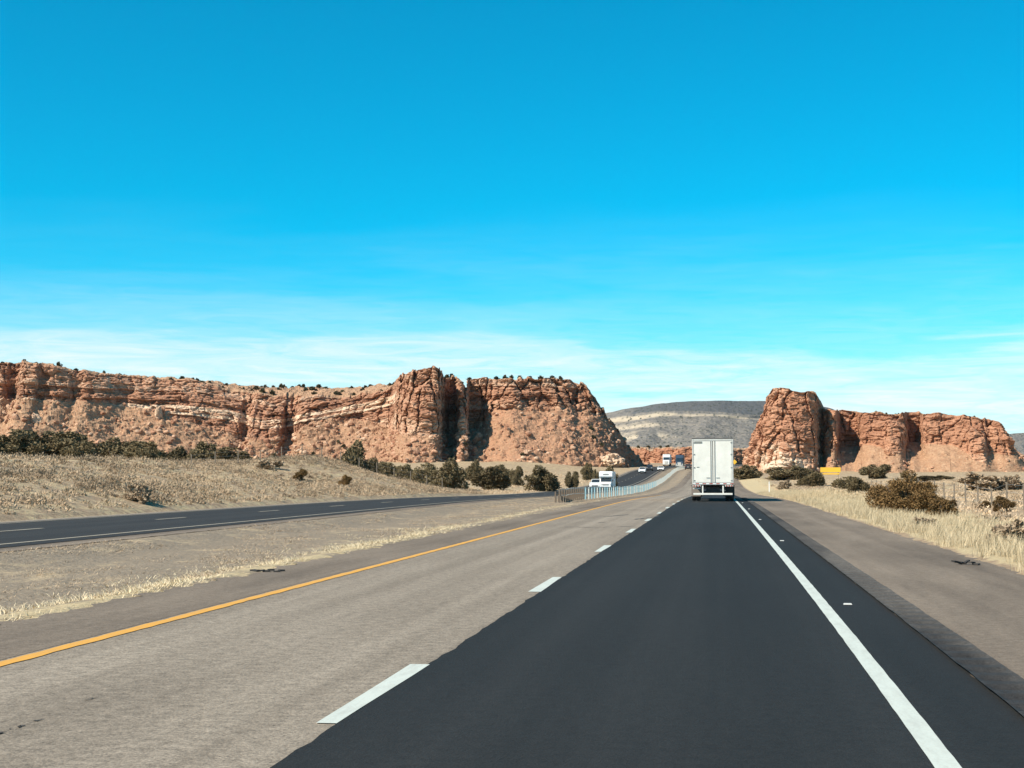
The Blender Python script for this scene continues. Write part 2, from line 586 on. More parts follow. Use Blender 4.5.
def H(x, y):
    x, y = np.broadcast_arrays(np.asarray(x, float), np.asarray(y, float))
    x = x - np.minimum(xo(y), 40)
    z = prof(y)
    n = fbm(x * 0.05, y * 0.05, 0 * x, 4, 3)
    n2 = fbm(x * 0.35, y * 0.35, 0 * x, 3, 9)
    # cut-down bed under the pavements
    bed = np.minimum(sstep(-7.7, -7.15, x), 1 - sstep(4.85, 5.3, x))
    bed2 = np.minimum(sstep(-24.6, -24.0, x), 1 - sstep(-14.9, -14.3, x))
    z = z - 0.07 * np.maximum(bed, bed2)
    # median swale
    med = sstep(-7.4, -9.5, x) * sstep(-14.6, -12.5, x)
    z = z + med * (-0.22 + 0.10 * n + 0.05 * n2)
    # left side
    fl = np.interp(y, [-400, 0, 180, 230, 300, 380, 440, 600, 1500, 9000], [0, 0, .2, .1, .9, 3.4, 6.0, 7.5, 12, 20])
    d = -24.3 - x
    wl_ = sstep(0, 40, d)
    z = np.where(d > 0, z * (1 - wl_) + fl * wl_, z)
    crest = np.interp(-x, [24, 30, 36, 46, 60, 90], [0, 1.3, 2.45, 2.55, 2.45, 2.3])
    fall = 1 - sstep(138 - 0.25 * np.clip(d, 0, 60), 180 - 0.25 * np.clip(d, 0, 60), y + 6 * n)
    dip = 1 - 0.30 * np.exp(-((y - 112) / 9) ** 2 - ((x + 36) / 10) ** 2) + 0.42 * np.exp(-((y - 131) / 15) ** 2 - ((x + 33) / 9) ** 2)
    z = z + np.where(d > 0, crest * fall * dip + sstep(0, 8, d) * (0.45 * n + 0.16 * n2), 0)
    # right side
    e = x - 5.2
    fr = np.interp(y, [-400, 0, 60, 110, 200, 300, 380, 450, 600, 1500, 9000], [0, 0, -.1, 0.1, .5, 1.3, 2.4, 4, 7, 12, 20])
    wr = sstep(2, 30, e)
    z = np.where(e > 0, z * (1 - wr) + fr * wr, z)
    z = z + np.where(e > 0, sstep(0, 6, e) * (0.40 * n + 0.10 * n2) + 0.35 * np.exp(-((e - 4) / 2.5) ** 2) * sstep(60, 110, y), 0)
    return z


def hit(px, py, far=900):
    """where that sight line meets the ground"""
    ys = np.concatenate([np.arange(8, 200, 0.5), np.arange(200, far, 2)])
    d = ray(px, py)
    xs, zs = d.x / d.y * ys, CAM_H + d.z / d.y * ys
    u = np.nonzero(zs < H(xs, ys))[0]
    i = u[0] if len(u) else len(ys) - 1
    return Vector((xs[i], ys[i], float(H(xs[i], ys[i]))))


def spaced(*segs):
    o = []
    for a, b_, st in segs:
        o.append(np.linspace(a, b_, max(2, int(round((b_ - a) / st)) + 1))[:-1])
    return np.concatenate(o + [[segs[-1][1]]])


gx = spaced((-6000, -1200, 400), (-1200, -300, 60), (-300, -90, 5), (-90, -45, 1.2), (-45, -24.6, 0.5), (-24.6, -14, 0.3), (-14, -6.5, 0.22), (-6.5, 4.6, 1.2),
            (4.6, 16, 0.3), (16, 45, 0.8), (45, 140, 4), (140, 1200, 60), (1200, 6000, 400))
gy = spaced((-80, 8, 8), (8, 90, 0.35), (90, 200, 0.8), (200, 460, 3), (460, 900, 15), (900, 9000, 400))
GX, GY = np.meshgrid(gx, gy)
GZ = H(GX, GY)
far_m = (GY > 700)
cov = np.zeros((*GX.shape, 4)); cov[..., 3] = 1
nz = fbm(GX * 0.25, GY * 0.08, 0 * GX, 3, 21)
cov[..., 0] = np.clip(np.exp(-((GX + 8.0 + 0.8 * nz) / 1.1) ** 2) * 0.62 * (1 - sstep(28, 70, GY)) + sstep(4.9, 5.3, GX) * (1 - sstep(8.5, 13, GX)) * 0.95
                      + (GX < -24.2) * 0.42 + (GX > 13) * 0.40, 0, 1)
cov[..., 1] = ((GX > -15) & (GX < 0)) * 1.0
cov[..., 2] = (GX < -25) * 0.35 + (GX > 8) * 0.4
ground = link('ground', np_mesh('ground', np.stack([GX, GY, GZ], -1), grid_faces(*GX.shape), M['ground'], True, {'cover': cov}))
tag(ground, kind='structure')


# ------------------------------------------------------------------ roads
def strip(name, x0, x1, dz, mat, ya=-60, yb=760, nx=3, rag0=0.0, rag1=0.0, seed=0, kind='structure', step=None, bend=0.0, bend0=True):
    ys = spaced((ya, 8, 4), (8, 60, 0.25 if (rag0 or rag1) else 1.0), (60, 160, 1.0), (160, yb, 5)) if step is None else np.arange(ya, yb, step)
    e0 = x0 + rag0 * fbm(ys * 2.3, ys * 0 + 3.1, ys * 0, 4, seed, 0.65)
    e1 = x1 + rag1 * fbm(ys * 2.3, ys * 0 + 8.7, ys * 0, 4, seed + 4, 0.65)
    bx = bend * np.exp(-np.clip(ys - 8, -2, None) / 8.0)
    e0 = e0 + bx * bend0; e1 = e1 + bx
    t = np.linspace(0, 1, nx)
    X = e0[:, None] * (1 - t) + e1[:, None] * t + xo(ys)[:, None]
    Y = np.repeat(ys[:, None], nx, 1)
    Z = prof(Y) + dz
    o = link(name, np_mesh(name, np.stack([X, Y, Z], -1), grid_faces(len(ys), nx), mat, False))
    tag(o, kind=kind)
    return o


strip('road_old_lane', -7.15, -2.2, 0.0, M['asphalt_old'])
strip('road_shoulder', 1.7, 4.80, 0.0, M['shoulder_old'], rag1=0.16, seed=5)
strip('road_new_lane', -2.33, 1.99, 0.004, M['asphalt_new'], rag0=0.035, rag1=0.025, seed=31, bend=-0.085, bend0=False)
strip('road_inner_shoulder', -7.35, -5.92, 0.003, M['shoulder_old'], rag0=0.30, seed=41)
strip('opposite_road', -23.6, -15.3, 0.0, M['asphalt_far'], rag1=0.04, seed=61)
strip('opposite_road_shoulder', -15.32, -14.45, -0.01, M['shoulder_old'], rag1=0.15, seed=71)
strip('opposite_outer_shoulder', -24.4, -23.55, -0.01, M['asphalt_old'], rag0=0.15, seed=81)
strip('road_edge_line', 1.205, 1.345, 0.007, M['mark_white'], rag0=0.005, rag1=0.005, seed=91, bend=-0.085)
strip('road_yellow_line', -5.86, -5.71, 0.006, M['mark_yellow'], rag0=0.022, rag1=0.022, seed=101, yb=122)
strip('opposite_road_edge_line', -16.12, -15.98, 0.006, M['mark_pale'])
strip('opposite_road_outer_line', -23.2, -23.08, 0.006, M['mark_pale'])

# rumble strip: grooves milled across the joint
ys = np.arange(8, 120, 0.04)
xs = np.linspace(-0.17, 0.17, 9)
X, Y = np.meshgrid(xs, ys)
grv = np.clip(np.sin(Y * 2 * math.pi / 0.48) * 3 + 0.5, 0, 1)
Z = prof(Y) + 0.032 - 0.030 * grv * np.exp(-(X / 0.14) ** 6)
X = X + 2.13 - 0.085 * np.exp(-(Y - 8) / 8.0) + 0.015 * fbm(Y * .8, 0 * Y, np.sign(X), 2, 3)
o = link('road_rumble_strip', np_mesh('road_rumble_strip', np.stack([X, Y, Z], -1), grid_faces(*X.shape), M['rumble'], True))
tag(o, kind='structure')

vs, fs = [], []


def dash(x0, x1, y0, y1, dz):
    n = max(2, int((y1 - y0) / 0.5))
    yv = np.linspace(y0, y1, n)
    b0 = len(vs)
    for i, yq in enumerate(yv):
        j0, j1 = (0.010 * math.sin(yq * 9.1), 0.010 * math.sin(yq * 7.3 + 1))
        vs.append((x0 + j0, yq, float(prof(yq)) + dz)); vs.append((x1 + j1, yq, float(prof(yq)) + dz))
    for i in range(n - 1):
        a = b0 + 2 * i
        fs.append((a, a + 1, a + 3, a + 2))


for k in range(60):
    y0 = 9.144 + 10.74 * k
    dash(-2.475, -2.325, y0, y0 + 2.95, 0.0065)
o = link('road_lane_markings', np_mesh('road_lane_markings', vs, fs, M['mark_white']))
tag(o, kind='structure')
vs, fs = [], []
for k in range(40):
    y0 = 39.5 + 12.2 * (k - 3)
    dash(-19.95, -19.80, y0, y0 + 3.05, 0.006)
o = link('opposite_road_lane_markings', np_mesh('opposite_road_lane_markings', vs, fs, M['mark_pale']))
tag(o, kind='structure')


# cracks and tar patches in the old lane
M['tar'] = paint('tar', (0.045, 0.040, 0.036), 0.8, var=0.4, scale=6)


def crack(pts, w, seed):
    rr = random.Random(seed)
    V, n = [], 0
    for (p0, p1) in zip(pts[:-1], pts[1:]):
        for k in range(8):
            t = k / 8
            x, y = p0[0] + (p1[0] - p0[0]) * t, p0[1] + (p1[1] - p0[1]) * t
            x += rr.uniform(-.02, .02); y += rr.uniform(-.05, .05)
            ww = w * rr.uniform(.15, 1.2)
            V += [(x, y - ww, float(prof(y)) + .005), (x, y + ww, float(prof(y)) + .005)]
    n = len(V) // 2
    o = link('road_crack', np_mesh('road_crack', V, [(2 * i, 2 * i + 2, 2 * i + 3, 2 * i + 1) for i in range(n - 1)], M['tar']))
    tag(o, kind='structure')


def gpt(px, py):
    d = ray(px, py); t = -CAM_H / d.z
    return (d.x * t, d.y * t)


crack([gpt(565, 527), gpt(600, 527.5), gpt(640, 526)], .10, 1)
crack([gpt(634, 519.5), gpt(648, 518), gpt(661, 515.5)], .75, 2)
crack([gpt(604, 517), gpt(618, 515.5), gpt(630, 514.5)], .45, 3)
crack([gpt(598, 523), gpt(606, 522)], .30, 4)
crack([gpt(-4, 735), gpt(12, 729), gpt(24, 726), gpt(45, 718)], .022, 5)
crack([gpt(88, 700), gpt(98, 697)], .02, 6)

# ------------------------------------------------------------------ rock masses
def smooth1(a, s):
    if s <= 0: return a
    n = int(3 * s)
    w = np.exp(-0.5 * (np.arange(-n, n + 1) / s) ** 2); w /= w.sum()
    return np.convolve(np.pad(a, n, 'edge'), w, 'valid')


def mesa(name, ctrl, mat, step=0.38, rows=(60, 105, 46), scale=1.0, seed=0, depth=120, amp=1.0, layers=None, bury=2.0, bould=1.0,
         pale=None, tal=1.0, col_amp=1.0, edge=1.0, stain=0.55, colw=None, tilt=None, led_amp=0.75, red=None, pt_amp=1.0):
    """ctrl rows: px, D, y of cliff foot, y of cliff top, talus run, setback, plateau rise, (inward x, y)"""
    P, att = [], []
    for (px, D, cby, ty, run, setb, rise, inw) in ctrl:
        a = at(px, cby, D)
        iv = Vector(inw).normalized()
        tp = at(px, ty, D + setb * max(iv.y, 0))
        P.append((a.x, a.y)); att.append((a.z, tp.z, run, setb, rise, iv.x, iv.y))
    P = np.array(P); att = np.array(att)
    L = np.concatenate([[0], np.cumsum(np.hypot(*np.diff(P, axis=0).T))])
    n = int(L[-1] / step)
    s = np.linspace(0, L[-1], n)
    cx, cy = (smooth1(np.interp(s, L, P[:, i]), 1.2 / step * scale) for i in (0, 1))
    A = np.stack([smooth1(np.interp(s, L, att[:, i]), (0.7 if i == 1 else 2.0) / step * scale) for i in range(7)])
    cb, tz, run, setb, rise, ix, iy = A
    ix, iy = smooth1(ix, 6 / step * scale), smooth1(iy, 6 / step * scale)
    il = np.hypot(ix, iy); ix, iy = ix / il, iy / il
    rt, rc, rp = rows
    fxs, fys = smooth1(cx - ix * run, 9 / step * scale), smooth1(cy - iy * run, 9 / step * scale)
    base = np.minimum(H(fxs, fys), cb - 1.0) - bury
    X = np.zeros((rt + rc + rp, n)); Y = X.copy(); Z = X.copy(); T = X.copy(); CL = X.copy()
    for r in range(rt):
        t = r / rt
        k = t ** 0.9
        X[r] = fxs * (1 - k) + cx * k; Y[r] = fys * (1 - k) + cy * k
        Z[r] = base + (cb - base) * (t ** 1.12); T[r] = 1
    for r in range(rc):
        t = r / (rc - 1)
        X[rt + r] = cx + ix * setb * t ** 1.3; Y[rt + r] = cy + iy * setb * t ** 1.3
        Z[rt + r] = cb + (tz - cb) * t; CL[rt + r] = 1
    for r in range(rp):
        t = ((r + 1) / rp) ** 2.2
        side = sstep(.2, .8, ix)
        o_ = depth * t * (1 - 0.86 * side)
        X[rt + rc + r] = cx + ix * (setb + o_); Y[rt + rc + r] = cy + iy * (setb + o_)
        Z[rt + rc + r] = tz + rise * (1 - np.exp(-o_ / (20 * scale))) - side * 16 * scale * sstep(.35, 1, t); T[rt + rc + r] = 0.75
    q = 1.0 / scale
    SS = np.repeat(s[None, :], X.shape[0], 0)
    # strata: hard and soft beds, warped and fading along the face
    zw = Z + scale * (1.6 * fbm(SS * 0.012 * q, Z * 0 + 1.3, Z * 0, 3, seed + 1) + 0.5 * fbm(SS * 0.09 * q, Z * 0.05 * q, Z * 0, 3, seed + 2))
    if tilt is not None: zw = zw + tilt(X)
    cw = 1.0 if colw is None else colw(X)
    rl = np.random.default_rng(seed + 5)
    lz = np.cumsum(rl.uniform(0.4, 2.7, 160) * np.where(np.arange(160) < 10, 5, 1)) * scale - 60 * scale
    lay = np.searchsorted(lz, zw)
    off = rl.uniform(-0.75, 1, 162); tone = rl.uniform(0.12, 0.74, 162)
    thin = np.diff(lz, append=lz[-1] + 9, prepend=lz[0] - 9) < 1.35 * scale
    tone[:161][thin & (rl.uniform(size=161) < 0.65)] = 1.2
    up = np.interp(zw, np.sort(np.concatenate([lz - 0.12 * scale, lz + 0.12 * scale])),
                   np.stack([off[:160], off[1:161]], -1).ravel())
    vary = 0.55 + 1.3 * perlin(SS * 0.045 * q, lay * 7.31, lay * 0.5, seed + 3)
    led = up * vary * led_amp * scale * (1.6 - 0.6 * cw)
    wx = X + scale * 0.9 * perlin(X * 0.1 * q, Y * 0.1 * q, Z * 0.1 * q, seed + 7)
    f1, f2, cid = voronoi(wx * 0.20 * q, Y * 0.20 * q, Z * 0.035 * q, seed + 11)        # tall joint-bounded columns
    g1, g2, gid = voronoi(wx * 0.42 * q, Y * 0.42 * q, zw * 0.40 * q, seed + 17)         # blocks
    big = fbm(X * 0.045 * q, Y * 0.045 * q, Z * 0.03 * q, 3, seed + 23)
    fine = fbm(X * 0.5 * q, Y * 0.5 * q, zw * 1.5 * q, 4, seed + 29, 0.65)
    mid = fbm(X * 0.20 * q, Y * 0.20 * q, zw * 0.42 * q, 3, seed + 31)
    crack = -1.9 * np.exp(-((f2 - f1) / 0.07) ** 2) - 0.7 * np.exp(-((g2 - g1) / 0.08) ** 2)
    dcl = (led + scale * (col_amp * cw * ((cid - 0.5) * 2.6 + crack) + (gid - 0.5) * 0.9 + 2.4 * big * (0.45 + 0.55 * cw) + 1.2 * mid + 0.65 * fine)) * amp
    # talus: gullies, outcropping ledges, boulders
    b1, b2, bid = voronoi(X * 0.33 * q, Y * 0.33 * q, Z * 0.33 * q, seed + 41)
    c1, c2, cid2 = voronoi(X * 0.8 * q, Y * 0.8 * q, Z * 0.8 * q, seed + 47)
    bo = np.clip(0.42 - b1, 0, 1) * (bid > 0.55) * 3.2 + np.clip(0.4 - c1, 0, 1) * (cid2 > 0.4) * 1.6
    gul = fbm(SS * 0.06 * q, Z * 0.02 * q, Z * 0, 3, seed + 53)
    dtl = scale * (bould * bo + tal * (0.9 * big + 0.9 * mid + 0.3 * fine) + 1.8 * gul + 0.45 * up * (perlin(SS * .03 * q, lay * 3.1, 0 * Z, seed + 57) > 0.02))
    ptop = pt_amp * scale * (0.9 * mid + 0.35 * fine + 0.5 * big)
    rr = np.arange(X.shape[0])[:, None]
    kc = sstep(rt - 6, rt + 6, rr) * (1 - sstep(rt + rc - 3, rt + rc + 1, rr))
    kp = sstep(rt + rc - 3, rt + rc + 2, rr) * edge
    kt = (1 - sstep(rt - 6, rt + 6, rr)) * sstep(0, 8, rr)
    dn = kc * dcl + kt * dtl * 0.55 + kp * np.clip(1 - (rr - rt - rc) / 8.0, 0, 1) * dcl[rt + rc - 4][None, :] * 0.8
    X = X - ix * dn; Y = Y - iy * dn
    X = X + kc * scale * 0.8 * fbm(X * 0.3 * q, Y * 0.3 * q, Z * 0.3 * q + 9, 3, seed + 61) * amp
    Z = Z + kt * dtl * 0.65 + kp * ptop
    # ragged rim
    Z = Z + (kc * sstep(rt + rc - 30, rt + rc - 3, rr) + kp * np.exp(-np.clip(rr - rt - rc, 0, None) / 10.0)) * (
        scale * amp * ((cid[rt + rc - 3] - 0.55) * 1.5 * (cw if np.isscalar(cw) else cw[rt + rc - 3]) + 0.9 * mid[rt + rc - 3])[None, :])
    col = np.zeros((*X.shape, 4))
    tl = tone[np.clip(lay, 0, 161)]
    tl = np.where(tl > 1, 1.2 - 0.75 * sstep(.35, 1, cw), tl)
    col[..., 0] = tl * 0.75 + (cid - 0.5) * 0.18 + 0.12
    col[..., 1] = np.clip(T * (1 - kc) + 0.25 * kc * (fine > 0.35), 0, 1) - 0.25 * kt * (bo > 0.3)
    col[..., 2] = stain * kc + (0 if red is None else red(X) * (1 - kc) * (rr < rt))
    if pale is not None:
        pale(X, Y, Z, col)
    o = link(name, np_mesh(name, np.stack([X, Y, Z], -1), grid_faces(*X.shape)[:, ::-1], mat, False, {'strata': col}))
    tag(o, kind='structure')
    return dict(o=o, X=X, Y=Y, Z=Z, rt=rt, rc=rc, rp=rp)


F0 = (-0.15, 1)
left_ctrl = [
    (-260, 400, 402, 352, 26, 5, 1, F0), (-120, 425, 401, 358, 26, 5, 1, F0), (-40, 436, 400, 361, 28, 5, 1, F0),
    (0, 440, 399, 364, 30, 5, .5, F0), (14, 446, 399, 364, 30, 4, .5, F0), (20, 438, 399, 363, 30, 4, .5, F0), (34, 438, 400, 366, 30, 5, .5, F0),
    (38, 442, 400, 367, 30, 4, .5, F0), (46, 442, 400, 368, 30, 4, .5, F0), (52, 442, 400, 369, 30, 5, .5, F0), (68, 445, 401, 370, 28, 5, .5, F0),
    (75, 449, 400, 371, 28, 4, .5, F0), (84, 446, 400, 372, 28, 5, .5, F0),
    (100, 450, 401, 374, 27, 6, .5, F0), (125, 456, 404, 376, 26, 7, 1, F0), (150, 458, 408, 378, 26, 8, 1, F0), (175, 459, 416, 379, 24, 9, 1.2, F0),
    (200, 461, 424, 382, 20, 10, 1.5, F0), (225, 463, 432, 390, 16, 11, 4, F0), (237, 464, 437, 392, 12, 12, 4.3, F0), (241, 469, 436, 392, 14, 6, 4.3, F0),
    (247, 469, 436, 393, 14, 6, 4.3, F0), (250, 462, 440, 394, 10, 12, 4.8, F0), (268, 462, 441, 396, 10, 14, 5.3, F0), (280, 464, 440, 396, 10, 14, 5.3, F0),
    (284, 474, 437, 396, 14, 4, 5.8, F0), (293, 474, 437, 396, 14, 4, 5.8, F0), (297, 463, 436, 396, 12, 12, 5.8, F0), (306, 464, 424, 397, 18, 9, 5.8, F0),
    (325, 468, 420, 397, 20, 8, 5.8, F0), (345, 470, 419, 396, 22, 8, 5.8, F0), (365, 471, 420, 394, 22, 7, 5.3, F0), (385, 470, 424, 392, 22, 6, 4.8, F0),
    (393, 466, 428, 384, 20, 4, 2, F0), (396, 452, 432, 379, 16, 5, 0, F0), (402, 446, 434, 374, 14, 7, -1, F0), (412, 444, 435, 370, 14, 6, -2, F0),
    (422, 443, 436, 367.5, 14, 5, -2, F0), (434, 444, 436, 367, 14, 4, -2, F0), (439, 446, 436, 368, 14, 3, -2, F0), (442, 456, 434, 374, 18, 2, 0, F0),
    (444, 462, 432, 378, 16, 1, 0, F0), (448, 470, 431, 378, 20, 1, .5, F0), (457, 471, 431, 378, 20, 1, .5, F0), (457.5, 466, 432, 379, 18, 1, .5, F0),
    (458, 455, 433, 381, 18, 8, .3, F0), (461, 452, 434, 384, 16, 12, .3, F0), (465, 452, 434, 388, 16, 13, .3, F0), (467, 458, 433, 384, 18, 8, .3, F0), (467.5, 466, 432, 379, 18, 1, .5, F0), (468.5, 474, 431, 378, 22, 1, .5, F0),
    (482, 474, 429, 378, 24, 1, .5, F0), (487, 472, 414, 378, 28, 3, .5, F0), (493, 470, 409, 379, 26, 4, .5, F0), (510, 468, 408, 378, 26, 4, .5, F0),
    (530, 470, 408, 379, 26, 4, .5, F0), (550, 472, 407, 379, 26, 4, .5, F0), (568, 474, 407, 380, 26, 4, .3, F0), (577, 478, 408, 382, 25, 4, 0, F0),
    (583, 478, 409, 385, 25, 4, 0, (-.15, 1)), (589, 479, 411, 391, 24, 4, 0, (-.15, 1)), (595, 480, 413, 398, 23, 4, 0, (-.2, 1)), (601, 482, 416, 406, 21, 4, 0, (-.2, 1)), (606, 484, 420, 413, 19, 4, 0, (-.2, 1)),
    (612, 486, 425, 420, 17, 4, 0, (-.2, 1)), (622, 490, 437, 432, 12, 4, 0, (-.2, 1)), (632, 494, 449, 445, 8, 4, 0, (-.3, 1)), (641, 499, 460, 457, 4, 4, 0, (-.5, 1)), (645, 510, 466, 463, 3, 4, 0, (-.8, .6)), (642, 640, 466, 463, 3, 4, 0, (-1, .1))]



def wX(px, D=455):
    return at(px, 420, D).x


_cx = [wX(q) for q in (-200, 0, 40, 90, 215, 240, 300, 385, 400, 640)]


def left_cols(X):
    return np.interp(X, _cx, [.6, .6, .5, .25, .3, .7, .45, .35, 1, 1])


def left_tilt(X):
    return np.interp(X, [wX(q) for q in (-200, 90, 215, 255, 300, 395, 420, 640)], [0, 0, 2.6, 6, 3.5, -3.5, 0, 0])


LM = mesa('sandstone_mesa', left_ctrl, M['rock'], 0.40, seed=100, depth=130, tal=1.2, bould=1.15, colw=left_cols, tilt=left_tilt, led_amp=1.0, red=lambda X: np.interp(X, [wX(q) for q in (90, 200, 400, 500, 590, 650)], [.1, .4, .5, 1, .9, .3]))

I0, I1 = (1, .25), (.1, 1)


def right_pale(X, Y, Z, col):
    """the bleached outcrop at the butte's foot"""
    c = at(783, 459, 398)
    d = ((X - c.x) / 6.0) ** 4 + ((Z - c.z) / 3.4) ** 4
    k = np.exp(-d) * (fbm(X * .3, Y * .3, Z * .3, 3, 5) > -0.12)
    col[..., 3] = np.clip(1.5 * k, 0, 1)
    col[..., 2] *= 1 - k


right_ctrl = [
    (792, 600, 460, 428, 8, 6, 0, I0), (766, 500, 462, 420, 6, 7, 0, I0), (748, 455, 464, 412, 4, 8, 0, I0), (744, 425, 466, 404, 3, 9, 0, (1, .4)),
    (747, 408, 466, 399, 3, 9, 0, (.8, .7)), (756, 400, 467, 395, 3, 9, -1, (.4, 1)), (766, 396, 467, 390.5, 3, 8, -1, I1), (780, 394, 467, 389, 3, 8, -1, I1),
    (792, 394, 467, 391, 3, 7, -1, I1), (800, 395, 467, 391, 3, 6, -1, I1), (809, 396, 466, 390.5, 4, 5, 0, I1), (814, 398, 465, 391, 6, 5, 0, I1), (817, 402, 463, 396, 8, 4, 0, I1), (820, 408, 460, 403, 10, 4, 0, I1),
    (822, 411, 455, 408, 14, 5, 0, I1), (827, 406, 453, 410, 14, 6, 0, I1), (833, 404, 452, 412, 14, 6, 0, I1), (837, 406, 450, 412, 16, 5, 0, I1), (839, 422, 447, 411, 28, 2, 0, I1),
    (857, 422, 446, 411, 26, 2, 0, I1), (862, 412, 444, 412, 20, 5, 0, I1), (872, 409, 443, 412, 20, 6, 0, I1), (883, 408, 447, 412, 18, 7, 0, I1), (890, 403, 453, 413, 12, 10, 0, I1), (900, 403, 455, 413, 12, 11, 0, I1),
    (905, 409, 447, 413, 18, 6, 0, I1), (908, 421, 443, 413, 28, 2, 0, I1), (920, 421, 442, 413, 28, 2, 0, I1), (925, 410, 444, 414, 18, 5, 0, I1), (940, 409, 442, 414, 22, 5, 0, I1),
    (955, 408, 444, 415, 20, 6, 0, I1), (965, 404, 450, 416, 14, 8, 0, I1), (975, 399, 461, 417, 7, 11, 0, I1), (986, 399, 462, 419, 7, 10, 0, I1), (990, 407, 452, 420, 13, 5, 0, I1),
    (1002, 404, 455, 421, 10, 4, 0, I1), (1008, 404, 456, 422, 10, 4, 0, (0, 1)), (1014, 406, 457, 427, 9, 4, 0, (-.4, 1)), (1017, 414, 457, 436, 9, 5, 0, (-1, .6)),
    (1018, 450, 458, 438, 9, 6, 0, (-1, .1)), (1016, 560, 458, 440, 9, 6, 0, (-1, 0))]
RM = mesa('sandstone_butte', right_ctrl, M['rock_right'], 0.34, seed=300, depth=60, bould=0.55, tal=0.6, pale=right_pale, amp=0.85, edge=0.5, led_amp=0.95, colw=lambda X: np.interp(X, [at(q, 430, 405).x for q in (740, 815, 850, 1020)], [.8, .8, .5, .55]))

cut_ctrl = [(540, 760, 462, 452, 8, 3, 2, I1), (600, 720, 462, 449, 8, 3, 2, I1), (640, 690, 465, 448, 5, 2, 1, I1), (660, 680, 467, 449, 4, 2, 1, I1), (680, 676, 467, 448.5, 4, 2, 1, I1), (700, 676, 467, 448.5, 4, 2, 1, I1),
            (720, 680, 467, 448, 4, 2, 1, I1), (745, 690, 467, 449, 4, 2, 1, I1), (775, 720, 465, 451, 6, 2, 1, I1), (830, 760, 465, 455, 8, 2, 1, I1)]
CM = mesa('rock_cut', cut_ctrl, M['rock_cut'], 0.7, (20, 50, 30), seed=500, depth=220, col_amp=0.35, amp=0.8, stain=0.2)

far_ctrl = [(420, 5200, 428, 424, 700, 120, 20, I1), (540, 5000, 427, 419, 700, 100, 20, I1), (600, 4900, 424, 413, 650, 80, 6, I1), (625, 4850, 422, 408, 620, 70, 4, I1),
            (655, 4800, 420, 404, 600, 70, 4, I1), (672, 4800, 419, 402, 600, 80, 4, I1), (690, 4800, 418, 401, 600, 80, 4, I1), (715, 4800, 418, 400.5, 620, 90, 4, I1), (760, 4850, 417, 400.5, 640, 90, 4, I1), (800, 4900, 417, 402, 650, 90, 4, I1),
    (830, 4950, 418, 408, 650, 90, 10, I1), (850, 5000, 425, 416, 650, 90, 0, I1), (900, 5100, 440, 432, 500, 90, 0, I1), (985, 5400, 446, 438, 500, 80, 0, I1), (1060, 5600, 437, 428, 500, 80, 0, I1), (1300, 6000, 434, 426, 500, 80, 0, I1)]


def far_bands(X, Y, Z, col):
    zz = Z + 14 * fbm(X * 0.002, Y * 0.002, 0 * X, 3, 77)
    wob = fbm(X * 0.004, Y * 0.004, Z * 0.004, 3, 78)
    edge = sstep(150, -350, X + 250 * wob)                      # paler, barer slopes on one side
    b1 = np.exp(-((zz - 188) / 6) ** 2) * (0.45 + 0.5 * edge)
    b2 = np.exp(-((zz - 156) / 6) ** 2) * (wob > -0.2) * (0.25 + 0.6 * edge)
    b3 = np.exp(-((zz - 122) / 9) ** 2) * (wob > 0.0) * edge
    thin = 0.5 + 0.5 * np.sin(zz * 0.42 + 3 * wob)
    pl = np.clip(b1 + 0.8 * b2 + 0.9 * b3 + edge * (0.30 + 0.30 * thin) * sstep(-0.25, 0.1, wob), 0, 0.95)
    cap = sstep(198, 206, zz)
    capr = cap * sstep(-330, -200, X + 60 * wob)
    pl = pl * (1 - cap) + 0.30 * cap * (1 - capr)
    col[..., 0] = (0.30 + 0.75 * pl) * (1 - capr) + 0.02 * capr
    col[..., 1] = np.clip(0.85 - 1.2 * pl, 0, 1) * (1 - capr)
    col[..., 2] = 0


FM = mesa('far_mesa', far_ctrl, M['rock_far'], 9.0, (80, 40, 24), scale=14.0, seed=700, depth=900, bould=0.05, tal=0.5, amp=0.10, col_amp=0.6, pt_amp=0.12, pale=far_bands, bury=30, stain=0.0)


# ------------------------------------------------------------------ foliage kinds
def leaf_cloud(n, lobes, size, rng, flat=0.0, tall=1.0):
    """n small leaf sprays spread through lobes (centre, radii); denser to the outside"""
    w = np.array([l[1][0] * l[1][1] * l[1][2] for l in lobes]) ** 0.7
    k = rng.choice(len(lobes), n, p=w / w.sum())
    c = np.array([l[0] for l in lobes])[k]; r = np.array([l[1] for l in lobes])[k]
    d = rng.normal(size=(n, 3)); d /= np.linalg.norm(d, axis=1)[:, None]
    rad = rng.uniform(0.25, 1.0, n) ** 0.5 * (1 + 0.22 * perlin(d[:, 0] * 2.5 + k, d[:, 1] * 2.5, d[:, 2] * 2.5, 4))
    p = c + d * r * rad[:, None]
    p[:, 2] = np.abs(p[:, 2])
    a = rng.normal(size=(n, 3)) + d * 0.5; a[:, 2] *= tall; a[:, 2] += flat
    a /= np.linalg.norm(a, axis=1)[:, None]
    b_ = np.cross(a, rng.normal(size=(n, 3))); b_ /= np.linalg.norm(b_, axis=1)[:, None]
    s = size * rng.uniform(0.5, 1.4, n)[:, None]
    v = np.stack([p - b_ * s * 0.32, p + b_ * s * 0.32, p + b_ * s * 0.22 + a * s, p - b_ * s * 0.22 + a * s * 0.95], 1)
    return v.reshape(-1, 3), np.arange(4 * n).reshape(n, 4)


